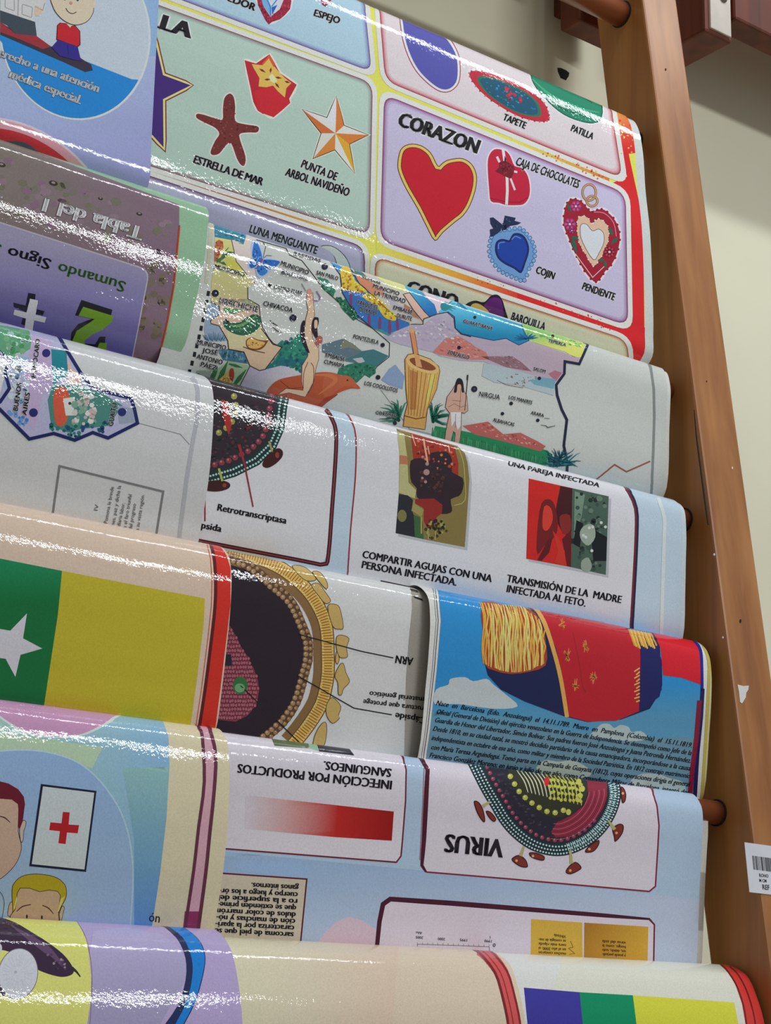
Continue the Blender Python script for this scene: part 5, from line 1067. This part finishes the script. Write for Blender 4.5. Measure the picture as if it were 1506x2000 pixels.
cloud(n1((260, 300), (330, 210), (380, 170), (450, 170), (500, 210), (560, 180), (640, 200), (670, 250), (760, 240), (830, 310), (700, 340), (450, 320)), (170, 186, 184), 2)
cloud(d((530, 760), (560, 715), (620, 720), (680, 715), (740, 745), (750, 780), (650, 790)), (176, 188, 180), 2); cloud(n1((660, 750), (740, 670), (820, 655), (900, 660), (960, 670), (1040, 700), (1170, 740), (1180, 840), (900, 820)), (172, 186, 182), 2)
P.part('printed_uniform', 3, 'red military uniform with gold fringes')
P.poly(d((300, 60), (560, 100), (1040, 190), (1050, 420), (1000, 500), (880, 545), (740, 555), (640, 530), (480, 470), (380, 420), (325, 360), (310, 300)), (26, 34, 76), 3)
P.poly(d((540, 90), (900, 160), (960, 250), (962, 380), (955, 510), (860, 550), (740, 553), (655, 530), (640, 420), (610, 250)), (182, 30, 42), 3.6)
P.poly(d((1010, 170), (1170, 205), (1215, 260), (1215, 400), (1130, 370), (1055, 360), (1045, 250)), (206, 30, 44), 3.6); P.poly(d((962, 245), (1030, 235), (1050, 300), (1052, 400), (1040, 450), (955, 510)), (30, 34, 92), 4)
P.line(d((515, 70), (560, 140), (600, 260), (630, 380), (655, 535)), 8, (212, 160, 80), 4.6, smooth=3); P.line(d((500, 70), (548, 150), (585, 270)), 4, (26, 34, 76), 4.8, smooth=3)
P.poly(spline(d((300, 55), (400, 70), (500, 85), (550, 150), (570, 250), (565, 320), (500, 345), (420, 355), (350, 340), (310, 310), (305, 180)), 2, True), (160, 62, 34), 5)
rr = random.Random(12)
for i in range(44):
    x = 306 + i * 5.9; y0 = 58 + i * .5; y1 = 312 + 36 * math.sin(min(i / 43 * math.pi, math.pi)); n_ = 5; off_ = 60 * max(0, (i - 30) / 14)
    pts = [(x + (0 if t_ else -14) + rr.uniform(-6, 6) + (t_ - 2) * .8, y0 + off_ * (1 - t_ / n_) + (y1 - y0) * t_ / n_) for t_ in range(n_ + 1)]
    P.line(spline(d(*pts), 2, False), [1.6, 2.6, 2.8, 3, 2], rr.choice([(226, 188, 96), (214, 160, 70), (232, 204, 120)]), 5.5 + .25 * (i % 3))
for cx, cy, r_ in ((635, 150, 12), (655, 275, 14), (733, 240, 13), (690, 400, 13), (765, 370, 13)):
    X_, Y_ = d((cx, cy))[0]
    for i in range(6): a_ = rr.uniform(0, 6.28); P.line([(X_ - r_ * .5 * math.cos(a_), Y_ - r_ * .9 * math.sin(a_)), (X_ + r_ * .6 * math.cos(a_ + .4), Y_ + r_ * math.sin(a_ + .4))], [1, 3, 1], (206, 130, 66), 5)
P.line(d((680, 180), (705, 300), (720, 400), (735, 430)), 1.5, (150, 40, 40), 4.8, smooth=3)
for i in range(13): x = 925 + i * 7.6; P.line(d((x - 14, 168 + i * 1.5), (x + 12, 238 + (i % 4) * 4)), 3, rr.choice([(226, 180, 84), (206, 140, 60)]), 5)
for i in range(10): P.line(d((935 + (i % 2) * 8, 345 + i * 14), (958, 330 + i * 15)), 2.6, (222, 176, 96), 5)
P.part('printed_border', 3, 'blue and red side border')
P.line([(1340, 1232), (1352, 1247), (1366, 1266), (1370, 1290), (1371, 1350)], 6, (38, 36, 128), 4, smooth=3); P.line([(1372, 1345), (1369, 1400), (1362, 1470), (1356, 1570)], 8, (30, 30, 84), 4); P.line([(1366, 1368), (1360, 1440), (1351, 1510), (1345, 1580)], 9, (128, 24, 52), 4.4)
P.poly([(1358, 1246), (1372, 1258), (1382, 1280), (1384, 1309), (1378, 1431), (1368, 1570), (1400, 1570), (1400, 1246)], (206, 202, 170), 3); P.line([(1374, 1262), (1384, 1290), (1384, 1340), (1378, 1450), (1370, 1570)], 6, (186, 172, 84), 3.6, smooth=3)
P.part('lettering', 6)
LN7 = ['Nace  en  Barcelona  (Edo.  Anzoátegui)  el  14.11.1789.  Muere  en  Pamplona  (Colombia)  el  15.11.1819.', 'Oficial (General de División) del ejército venezolano en la Guerra de Independencia. Se desempeñó como Jefe de la', 'Guardia de Honor del Libertador, Simón Bolívar. Sus padres fueron José Anzoátegui y Juana Petronila Hernández.', 'Desde 1810, en su ciudad natal, se mostró decidido partidario de la causa emancipadora, incorporándose a la causa', 'independentista en octubre de ese año, como militar y miembro de la Sociedad Patriótica. En 1812 contrajo matrimonio', 'con María Teresa Arguindegui. Tomó parte en la Campaña de Guayana (1812), cuyas operaciones dirigía el general', 'Francisco González Moreno; en junio y julio de ese año, como Comandante Militar de Barcelona, intentó dos']
for s, a_, b_ in zip(LN7, ((851, 1377), (851, 1394), (848, 1410), (845, 1427), (842, 1445), (841, 1463), (838, 1479)), ((1350, 1460), (1349, 1475), (1348, 1490), (1347, 1505), (1346, 1520), (1345, 1536), (1344, 1552))):
    P.text(s, a_, b_, 9.5, (22, 34, 50), 6, bold=.03, shear=.28)
P.flush()

# ---- red cross sign poster, fifth row left
P = EL; k = crop(0, 1300, 2.858); z = crop(0, 1500, 6.25)
P.part('printed_background', 1)
ed = [(310, 1396), (317, 1405), (329, 1440), (331, 1496), (325, 1597), (313, 1702), (297, 1800), (290, 1850)]
P.poly([(-40, 1345)] + ed + [(-40, 1850)], grad((60, 1600), (164, 198, 184), (320, 1620), (134, 176, 206)), 1)
P.poly([(-40, 1425), (60, 1440), (200, 1460), (180, 1500), (-40, 1480)], (176, 200, 168), 1.4)
P.poly([(240, 1500), (330, 1498), (325, 1597), (313, 1702), (292, 1840), (262, 1840), (262, 1640)], grad((290, 1500), (140, 182, 180), (290, 1800), (96, 146, 196)), 1.5)
P.part('printed_circle', 2, 'pink circle'); P.poly(spline(k((-60, 150), (670, 230), (640, 300), (560, 350), (450, 395), (300, 405), (150, 385), (20, 310), (-60, 230)), 4, True), (206, 214, 222), 2); P.poly(spline(k((-60, 150), (650, 230), (620, 295), (540, 345), (440, 385), (300, 393), (160, 372), (20, 295), (-60, 220)), 4, True), (194, 146, 180), 2.5)
P.part('printed_circle', 2, 'pale blue circle')
bc = spline(k((-60, 480), (60, 468), (200, 470), (330, 495), (450, 545), (560, 640), (660, 780), (715, 920), (742, 1080), (745, 1250), (730, 1460)), 3, False)
P.poly(bc + k((730, 1560), (-60, 1560)), (172, 200, 214), 2); P.poly(inset(bc + k((730, 1560), (-60, 1560)), 3), grad((120, 1480), (140, 170, 206), (60, 1800), (160, 184, 206)), 2.5)
P.part('printed_border', 2, 'double purple line border')
L1 = [(384, 1410), (388, 1421), (395, 1440), (399, 1527), (388, 1615), (378, 1702), (362, 1807), (356, 1850)]; L2 = [(405, 1412), (411, 1430), (421, 1475), (418, 1545), (409, 1632), (402, 1702), (388, 1807), (382, 1850)]
P.poly(L1 + L2[::-1], (206, 160, 172), 2); P.line(L1, 6, (98, 48, 66), 2.5, smooth=3); P.line(L2, 7, (98, 48, 66), 2.5, smooth=3); P.poly([(361, 1780), (394, 1780), (386, 1850), (354, 1850)], (140, 50, 90), 2.4)
P.part('printed_cross_sign', 4, 'red cross on a white sign')
P.poly(z((497, 195), (1176, 280), (1048, 1268), (355, 1198)), (20, 30, 50), 4); P.poly(z((522, 225), (1148, 302), (1028, 1238), (385, 1172)), (194, 202, 202), 4.5); P.poly(z((765, 535), (848, 542), (835, 690), (962, 698), (946, 797), (815, 787), (798, 928), (710, 917), (728, 772), (598, 757), (613, 663), (748, 675)), (178, 26, 34), 5)
P.part('printed_head', 4, 'cartoon head with dark red hair')
P.poly(spline(z((-100, 340), (0, 300), (200, 400), (230, 560), (225, 780), (262, 940), (250, 1040), (200, 1160), (100, 1280), (-20, 1370), (-100, 1390)), 3, True), (50, 36, 34), 4); P.poly(inset(spline(z((-100, 340), (0, 300), (200, 400), (230, 560), (225, 780), (262, 940), (250, 1040), (200, 1160), (100, 1280), (-20, 1370), (-100, 1390)), 3, True), 1.2), (194, 164, 140), 4.5)
P.poly(spline(z((235, 720), (275, 640), (315, 650), (315, 700), (290, 780), (285, 870), (262, 915), (240, 860)), 3, True), (50, 36, 34), 4.4); P.poly(inset(spline(z((235, 720), (275, 640), (315, 650), (315, 700), (290, 780), (285, 870), (262, 915), (240, 860)), 3, True), 1.1), (196, 178, 160), 4.8)
P.poly(z((-100, 150), (0, 165), (100, 190), (220, 260), (288, 350), (302, 440), (275, 650), (240, 742), (215, 720), (222, 500), (215, 440), (140, 385), (0, 375), (-100, 400)), (104, 20, 38), 5.2); P.line(spline(z((-60, 580), (0, 590), (60, 610), (122, 665)), 3, False), [1, 2, 2.6, 1], (74, 54, 46), 5.2)
P.part('printed_head', 4, 'cartoon head with yellow hair')
for q, c in (((90, 1800), (110, 1660), (150, 1640), (170, 1800)), (194, 164, 140)), (((750, 1690), (785, 1700), (770, 1780), (745, 1870), (700, 1850)), (190, 168, 148)): P.poly(spline(z(*q), 3, True), (50, 36, 34), 4); P.poly(inset(spline(z(*q), 3, True), 1), c, 4.4)
P.poly(spline(z((140, 1500), (170, 1400), (260, 1320), (400, 1290), (560, 1300), (700, 1340), (790, 1420), (812, 1500), (800, 1600), (720, 1760), (700, 1980), (150, 1980), (150, 1740)), 3, True), (60, 48, 30), 4.8); P.poly(inset(spline(z((140, 1500), (170, 1400), (260, 1320), (400, 1290), (560, 1300), (700, 1340), (790, 1420), (812, 1500), (800, 1600), (720, 1760), (700, 1980), (150, 1980), (150, 1740)), 3, True), 1.2), (176, 156, 30), 5.2)
P.poly(z((205, 1520), (240, 1462), (360, 1462), (480, 1505), (600, 1485), (700, 1500), (738, 1550), (715, 1760), (730, 1990), (110, 1990), (120, 1800), (180, 1720)), (60, 48, 30), 5.6); P.poly(inset(z((205, 1520), (240, 1462), (360, 1462), (480, 1505), (600, 1485), (700, 1500), (738, 1550), (715, 1760), (730, 1990), (110, 1990), (120, 1800), (180, 1720)), 1.2), (192, 160, 132), 6)
P.poly(z((160, 1720), (200, 1560), (205, 1600), (180, 1720)), (214, 194, 110), 6.3); P.poly(z((700, 1750), (735, 1600), (790, 1560), (715, 1750)), (214, 194, 110), 6.3)
P.line(spline(z((200, 1750), (270, 1690), (375, 1665)), 3, False), [1.5, 2.4, 1.8], (84, 54, 36), 6.6); P.line(spline(z((515, 1675), (590, 1710), (650, 1780)), 3, False), [1.8, 2.4, 1.2], (84, 54, 36), 6.6); P.disc(*z((325, 1810))[0], 1.8, (40, 30, 28), 6.6, ry=4); P.disc(*z((508, 1820))[0], 1.8, (40, 30, 28), 6.6, ry=4)
P.line(spline(z((-40, 1480), (20, 1540), (50, 1650), (25, 1820)), 3, False), 1.2, (70, 80, 80), 4)
P.part('lettering', 4); P.text('ón', (290, 1799), (311, 1802), 18, (40, 40, 44), 4)
P.flush()

# ---- upside-down VIRUS poster
P = ER; c5 = crop(800, 1500, 2.1331); y_ = crop(380, 1150, 2.858); t6 = crop(400, 1690, 6.845); u = crop(900, 1480, 4.4294)
P.part('printed_cloud_tint', 1)
P.poly([(400, 1660), (820, 1700), (1400, 1760), (1400, 1900), (400, 1860)], grad((600, 1700), (150, 176, 206), (620, 1860), (184, 194, 214)), .5)
for q, c in (((620, 1840), (680, 1790), (750, 1830), (740, 1870), (640, 1870)), (206, 184, 196)), (((480, 1680), (600, 1690), (580, 1712), (470, 1700)), (150, 178, 212)): P.poly(spline(q, 3, True), c, 1)
P.part('printed_panel', 1.5)
lp = [(380, 1405), (776, 1462), (785, 1477), (793, 1503), (792, 1563), (786, 1640), (783, 1672), (774, 1684), (420, 1656), (380, 1652)]
P.poly(lp, (212, 206, 216), 1.5); P.line(lp[1:9], 3, (110, 30, 50), 2)
P.part('printed_panel', 1.5)
rp = [(812, 1468), (822, 1482), (835, 1503), (832, 1563), (828, 1640), (824, 1690), (832, 1703), (1000, 1717), (1268, 1741), (1280, 1731), (1285, 1650), (1287, 1612), (1283, 1575), (1272, 1540), (1262, 1524)]
P.poly(rp, (212, 204, 214), 1.5); P.line(rp[:7], [5, 8, 9, 9, 8, 4], (74, 20, 40), 2); P.line(rp[6:], 3, (130, 34, 52), 2.2)
P.line([(828, 1500), (826, 1563), (820, 1680)], 1.3, (170, 90, 100), 2.5)
P.part('printed_panel', 1.5)
bp = [(734, 1870), (741, 1800), (748, 1766), (762, 1756), (880, 1764), (1268, 1795), (1278, 1806), (1276, 1900), (1270, 1960), (730, 1940)]
P.poly(bp, (214, 202, 212), 1.5); P.line(bp[:7], [8, 9, 10, 10, 9, 8, 3], (70, 22, 42), 2); P.line(bp[5:8], 3, (110, 34, 50), 2.2)
P.part('printed_text_box', 1.5, 'beige text box'); P.poly([(390, 1703), (599, 1717), (586, 1850), (580, 1880), (390, 1870)], (196, 184, 164), 1.5); P.line([(390, 1703), (425, 1705), (599, 1717), (586, 1850), (583, 1880)], 3, (96, 26, 36), 2)
P.line([(417, 1757), (414, 1811)], 2, (50, 40, 40), 2)
P.part('printed_colour_bar', 2.5, 'red fading bar')
P.poly([(480, 1553), (560, 1562), (556, 1626), (478, 1618)], grad((480, 1580), (208, 200, 208), (560, 1590), (204, 160, 158)), 2.5); P.poly([(560, 1562), (660, 1573), (655, 1635), (556, 1626)], grad((560, 1590), (204, 160, 158), (660, 1600), (184, 36, 30)), 2.5); P.poly([(660, 1573), (769, 1585), (765, 1642), (655, 1635)], grad((660, 1600), (184, 36, 30), (760, 1610), (150, 14, 14)), 2.5)
P.part('printed_cells', 2.5)
P.poly([(529, 1440), (601, 1448), (604, 1462), (536, 1457)], (92, 108, 74), 2.5); P.poly([(601, 1448), (618, 1452), (622, 1467), (604, 1462)], (140, 180, 150), 2.7); P.poly([(618, 1452), (680, 1460), (692, 1476), (623, 1468)], (46, 44, 56), 2.5)
P.part('printed_box', 2.5, 'gold box')
P.poly([(1037, 1795), (1137, 1802), (1138, 1900), (1036, 1895)], (208, 168, 66), 2.5); P.part('printed_box', 2.5, 'brown to gold box'); P.poly([(1141, 1802), (1266, 1810), (1264, 1910), (1140, 1900)], grad((1141, 1800), (166, 112, 34), (1230, 1850), (206, 160, 56)), 2.5)
P.part('printed_axis', 2.5)
P.line([(815, 1848), (815, 1844), (955, 1849), (956, 1857)], 1, (90, 84, 90), 2.5)
for i in range(15): P.line([(815 + i * 10, 1844.2 + i * .35), (815 + i * 10, 1840 + i * .35)], .8, (120, 110, 116), 2.5)
P.line([(1114, 1838), (1119, 1850), (1110, 1852), (1122, 1862), (1112, 1864)], 1.2, (110, 80, 30), 3)
P.part('printed_virus', 3, 'beaded virus with red studs')
oc = u((40, 20), (90, 120), (140, 220), (200, 330), (260, 430), (330, 550), (420, 660), (540, 760), (660, 820), (800, 850), (930, 840), (1060, 790), (1180, 710), (1280, 600), (1350, 470), (1385, 340), (1380, 240), (1350, 150))
ocs = spline(oc, 3, False); P.poly(ocs + u((1300, 60), (100, -60)), (26, 52, 56), 3)
inn = offs(ocs, -24); P.poly(inn[4:-4] + u((1150, 80), (220, 0)), (40, 36, 48), 3.4)
P.poly(u((1090, 200), (1260, 215), (1265, 330), (1230, 430), (1160, 540), (1060, 620), (930, 680), (820, 690), (780, 640), (830, 560), (950, 500), (1060, 420), (1100, 320)), (140, 42, 62), 3.8)
for i in range(9): P.line(offs(ocs, -28 - i * 5)[26:-3], .9, (196, 100, 116) if i % 2 else (96, 26, 44), 4.1)
dab(P, u((280, 120), (420, 140), (520, 380), (700, 520), (760, 620), (560, 560), (380, 380)), 1.5, 4, [(58, 52, 66), (34, 34, 44), (70, 60, 70)], 70, 81, 3.8, asp=.6)
P.poly(spline(u((400, 100), (700, 130), (1000, 180), (1090, 220), (1090, 320), (1050, 400), (960, 480), (800, 520), (680, 470), (560, 380), (480, 280)), 2, True), (50, 50, 34), 4.2)
for kk, n_ in ((-4.5, 84), (-11.5, 78), (-18.5, 72)): beads(P, offs(ocs, kk), n_, 1.9, (196, 222, 220), 4.4)
rungs(P, offs(ocs, -15)[30:], 44, 15, 1.6, (170, 206, 208), 4.7)
beads(P, offs(ocs, -31)[3:-12], 24, 4.3, (140, 62, 84), 4.8, hi=(190, 120, 136))
beads(P, u((410, 130), (440, 190), (500, 290), (570, 360), (640, 410), (710, 450), (780, 480), (850, 470), (920, 440)), 9, 5.6, (176, 178, 80), 5, hi=(214, 216, 130))
for i in range(15): P.line(spline(u((480 + i * 36, 110 + i * 5), (545 + i * 34, 200 + i * 3), (580 + i * 33, 300 + i * 8)), 3, False), [1.4, 2.2, 1.6], (206, 206, 170) if i < 7 else (190, 190, 80), 5)
for i in range(4): beads(P, u((760, 190 + i * 52), (900, 210 + i * 52), (1050, 230 + i * 48)), 9, 3.4, (186, 186, 80), 5.2, jit=1.5, seed=i)
for x, y in ((1020, 210), (1050, 270), (1030, 330), (930, 470), (1010, 360)): P.disc(*u((x, y))[0], 5, (190, 190, 84), 5.5, ry=6)
P.poly(spline(u((720, 190), (750, 165), (765, 200), (750, 245), (725, 240)), 3, True), (196, 40, 40), 5.8)
for q, hl in ((((110, 380), (150, 380), (190, 440), (210, 540), (190, 555), (140, 480)), None), (((215, 460), (260, 470), (305, 530), (280, 555), (235, 510)), None), (((440, 870), (500, 840), (560, 880), (578, 945), (520, 945), (455, 905)), (480, 890)), (((590, 820), (650, 820), (720, 850), (715, 890), (650, 880), (600, 855)), (622, 850)), (((905, 990), (930, 940), (990, 900), (1040, 940), (1030, 970), (950, 1008)), (945, 975)), (((1075, 800), (1120, 750), (1190, 710), (1195, 750), (1150, 810), (1085, 822)), (1110, 790)), (((1310, 610), (1370, 570), (1408, 590), (1395, 660), (1335, 728), (1322, 680)), (1345, 650)), (((1380, 260), (1410, 265), (1430, 320), (1420, 380), (1390, 385)), (1400, 310))):
    s_ = spline(u(*q), 3, True); P.poly(s_, (64, 20, 22), 5); P.poly(inset(s_, 2), (124, 46, 34), 5.4)
    if hl: P.disc(*u(hl)[0], 2.6, (226, 160, 120), 5.8)
for a_, b_ in (((250, 380), (190, 420)), ((545, 765), (515, 850)), ((945, 800), (955, 915)), ((1275, 545), (1330, 620))): P.line(u(a_, b_), [4, 7], (176, 168, 110), 6)
P.part('lettering', 6)
def T(s, a, b_, h_, bold=.02, **q): P.text(s, a, b_, h_, (34, 28, 36), 6, bold=bold, **q)
T('INFECCIÓN POR PRODUCTOS', (765, 1525), (465, 1492), 17, .055); T('SANGUINEOS.', (764, 1502), (633, 1487), 16, .055); T('VIRUS', (983, 1640), (871, 1629), 35, .06)
for s, a_, b_ in (('ganos internos.', (583, 1729), (491, 1724)), ('cuerpo y luego a los ór-', (581, 1743), (428, 1735)), ('ro a la superficie del', (580, 1756), (427, 1748)), ('que se extienden prime-', (578, 1769), (425, 1761)), ('dulos de color marrón', (577, 1782), (424, 1774)), ('ción de manchas y nó-', (576, 1795), (422, 1787)), ('caracteriza por la apari-', (574, 1808), (421, 1800)), ('sarcoma de piel que se', (573, 1821), (420, 1813))): T(s, a_, b_, 11, .05)
for s, a_, b_ in (('2005', (826, 1829), (812, 1828)), ('2000', (869, 1832), (855, 1831)), ('1995', (912, 1834), (898, 1833)), ('1990', (960, 1836), (946, 1835)), ('Año', (824, 1820), (812, 1819)), ('1985', (958, 1828), (956, 1828))): T(s, a_, b_, 5, .02)
T('0', (968, 1843), (963, 1842), 7)
for i, s in enumerate(('VIH/sida', 'se contagia de ma-', 'nera más rápida', 'en el año 2000, si', 'muchos contaron')): T(s, (1105, 1827 + i * 8.4), (1052 + (30 if i == 0 else 0), 1824 + i * 8.4), 5.5)
for i, s in enumerate(('virus del sida', 'hongo, como la', 'tos, debido, todo', 'y puede perjudi-')): T(s, (1222, 1839 + i * 8.4), (1176, 1836 + i * 8.4), 5.5)
P.flush()

# ---- bottom row
P = FR; P.part('printed_field', 1, 'dark blue field')
P.poly([(1023, 1929), (1132, 1938), (1138, 2000), (1142, 2060), (1036, 2055), (1030, 2000)], (58, 54, 148), 1); P.part('printed_field', 1, 'green field'); P.poly([(1132, 1938), (1236, 1944), (1243, 2000), (1248, 2060), (1142, 2060), (1138, 2000)], (0, 136, 92), 1); P.part('printed_field', 1, 'yellow field'); P.poly([(1236, 1944), (1434, 1958), (1442, 2000), (1450, 2060), (1248, 2060), (1243, 2000)], (206, 206, 62), 1)
P.part('printed_border', 1, 'red border with dark lines')
P.poly([(1405, 1880), (1419, 1896), (1436, 1922), (1449, 1960), (1456, 2000), (1462, 2060), (1530, 2060), (1500, 1950), (1470, 1890)], (206, 58, 52), 1)
for q in (((1408, 1884), (1421, 1897), (1438, 1924), (1451, 1960), (1458, 2000), (1464, 2060)), ((1425, 1888), (1440, 1902), (1456, 1930), (1468, 1965), (1475, 2000), (1480, 2060))): P.line(q, 3, (112, 30, 30), 1.5, smooth=3)
P.part('printed_tint', .6); P.poly([(970, 1850), (1100, 1862), (1080, 1930), (1028, 1940), (1036, 2060), (960, 2060)], (212, 224, 206), .6)
P.flush()
P = FM; P.part('printed_tint', 1); P.poly([(440, 1810), (620, 1825), (600, 2060), (440, 2060)], grad((480, 1900), (218, 208, 176), (610, 1920), (220, 200, 174)), 1); P.poly([(620, 1825), (780, 1840), (760, 2060), (600, 2060)], grad((610, 1920), (220, 200, 174), (760, 1930), (222, 190, 168)), 1)
P.part('printed_border', 1, 'red border')
ro = [(950, 1850), (963, 1859), (992, 1896), (1007, 1945), (1018, 2000), (1022, 2060)]; P.line([(x - 13, y + 3) for x, y in ro], 27, (206, 84, 84), 1, smooth=3)
P.line([(x - 25, y + 4) for x, y in ro], 5, (122, 34, 36), 1.5, smooth=3); P.line([(x - 2, y + 1) for x, y in ro], 4, (130, 36, 38), 1.5, smooth=3); P.line([(x - 15, y + 3) for x, y in ro], 2.4, (160, 44, 44), 1.5, smooth=3)
P.flush()
P = FL; k = crop(0, 1300, 2.858)
P.part('printed_background', 1); P.poly(k((-60, 1380), (400, 1400), (440, 1440), (485, 1540), (510, 1700), (506, 1900), (496, 2050), (490, 2200), (-60, 2200)), (216, 214, 116), 1)
P.line(spline(k((430, 1430), (482, 1530), (512, 1700), (508, 1900), (494, 2100)), 4, False), 1.4, (130, 110, 130), 1.5)
P.poly(spline(k((520, 1480), (900, 1500), (1030, 1640), (1020, 1780), (900, 1990), (880, 2200), (500, 2200), (516, 1800)), 2, True), grad((250, 1830), (178, 168, 204), (260, 1960), (158, 152, 184)), 1.2)
P.part('printed_arc', 2, 'blue arc')
P.poly(spline(k((900, 1440), (1000, 1450), (1100, 1520), (1142, 1600), (1140, 1700), (1090, 1880), (1000, 2060), (960, 2200), (860, 2200), (900, 2040), (990, 1900), (1035, 1760), (1035, 1630), (985, 1520)), 3, True), (34, 44, 84), 2)
P.poly(spline(k((930, 1446), (1010, 1456), (1100, 1524), (1138, 1604), (1135, 1700), (1084, 1880), (994, 2060), (956, 2200), (910, 2200), (960, 2040), (1040, 1880), (1072, 1740), (1068, 1630), (1020, 1520)), 3, True), (24, 124, 204), 2.5)
P.part('printed_aubergine', 2)
eg = spline(k((-80, 1400), (60, 1425), (170, 1485), (280, 1555), (360, 1620), (408, 1690), (400, 1725), (340, 1738), (250, 1715), (180, 1680), (60, 1600), (-80, 1560)), 4, True); P.poly(eg, (56, 36, 60), 2); P.line(spline(k((60, 1450), (180, 1530), (290, 1610), (350, 1680)), 3, False), [2, 12, 16, 3], (96, 70, 100), 2.5); P.line(spline(k((400, 1690), (425, 1708), (448, 1738)), 3, False), [8, 4, 2], (50, 40, 46), 2.8)
dab(P, k((230, 1600), (330, 1620), (390, 1700), (300, 1690)), 1, 3, [(120, 96, 120), (80, 56, 84), (150, 130, 146)], 20, 91, 3)
P.part('printed_slice', 3, 'round pale slice')
P.disc(35, 1902, 39, (112, 106, 120), 3, ry=50, rot=8, n=40); P.disc(35, 1902, 37.6, (202, 202, 210), 3.5, ry=48.5, rot=8, n=40); P.disc(30, 1899, 3, (176, 174, 182), 4); P.disc(-8, 1852, 12, (196, 194, 206), 3); P.poly(k((-20, 1760), (30, 1830), (20, 1850), (-20, 1810)), (60, 50, 70), 4)
for i in range(26): a_ = i * 2.4; P.line([(35 + 12 * math.cos(a_), 1902 + 15 * math.sin(a_)), (35 + 30 * math.cos(a_), 1902 + 38 * math.sin(a_))], .8, (190, 190, 200), 3.9)
P.flush()
# ---- the plain sheets lying under each pile: only their white edges show past the printed ones
def under(row, key, x1, front, off, label, base=(206, 206, 200), x0=-.45):
    p = Poster('backing_sheet', x0, x1, front, DOW[row], NEXT[row], label, base, 'blank sheets under the posters', off=off, drop=.045, back=.07, cat='sheet')
    PP[key] = p
under('A', 'UA', -.0195, shift(FA, .0005), -.0008, 'blank white sheet edge under the heart poster, beside the upright', (196, 200, 196))
under('B', 'UB', -.0150, shift(FB, .0016), -.0012, 'blank white sheet edge under the painted map poster, beside the upright')
under('C', 'UC', -.0170, shift(FC, .0012), -.0010, 'blank pale sheet edge under the poster of two photographs, beside the upright', (196, 206, 212))
under('D', 'UD', -.0080, shift(FD, .0016), -.0012, 'yellowish blank sheet edge under the red uniform poster, beside the upright', (196, 186, 120), x0=-.27)
under('E', 'UE', -.0160, shift(FE, .0060), -.0014, 'blank white sheet edge under the VIRUS poster, above the lowest flag', (206, 204, 196))
t = tag(empty('price_label', (.02, rail_y(-.05), -.05)), 'white barcode price label stuck on the front of the right-hand upright', 'label'); TB = Vector(t.location)
def lab(name, q, z0, z1, lift, mat, parent):
    bm = bmesh.new(); f = []; sk = .045
    def pt(x, z, l): return Vector((x + (z + .05) * sk, rail_y(z) - l, z - x * .02)) - TB
    a = [pt(q[0], z0, lift), pt(q[1], z0, lift), pt(q[1], z1, lift), pt(q[0], z1, lift)]; b_ = [pt(q[0], z0, lift - .0003), pt(q[1], z0, lift - .0003), pt(q[1], z1, lift - .0003), pt(q[0], z1, lift - .0003)]
    A = [bm.verts.new(v) for v in a]; B = [bm.verts.new(v) for v in b_]
    bm.faces.new(A); bm.faces.new(B[::-1])
    for i in range(4): bm.faces.new((A[i], B[i], B[(i + 1) % 4], A[(i + 1) % 4]))
    return bm, mat
LABEL = plain_mat('label_paper', (226, 228, 234), .5, amp=.02); LINK = plain_mat('label_ink', (40, 40, 46), .6)
bm, _ = lab('paper', (-.0130, .0440), -.0690, -.0295, .0007, LABEL, t); fin('paper', bm, LABEL, t)
rr = random.Random(2); bm = bmesh.new(); x = -.0055
while x < .036:
    w_ = rr.choice([.0004, .0006, .0011]); b2, _ = lab('bar', (x, x + w_), -.0505, -.0395, .0009, LINK, t); me = bpy.data.meshes.new('tmp'); b2.to_mesh(me); b2.free(); bm.from_mesh(me); bpy.data.meshes.remove(me); x += w_ + rr.choice([.0005, .0007, .0011])
fin('barcode', bm, LINK, t)['kind'] = 'stuff'
def lab_text(s, x0, z0, h):
    V, T, w_, cap = glyphs(s, .015); me = bpy.data.meshes.new('lettering'); k_ = h / cap
    me.from_pydata([tuple(Vector((x0 + x * k_ + (z0 + y * k_ + .05) * .045, rail_y(z0 + y * k_) - .0009, z0 + y * k_ - x0 * .02)) - TB) for x, y in V], [], [tuple(f) for f in T]); return link('lettering', me, LINK, t)
lab_text('ROHO', .0005, -.0558, .0026); lab_text('M CM', .0000, -.0598, .0024); lab_text('REF', .0030, -.0655, .0038)

for p in PP.values(): p.flush()
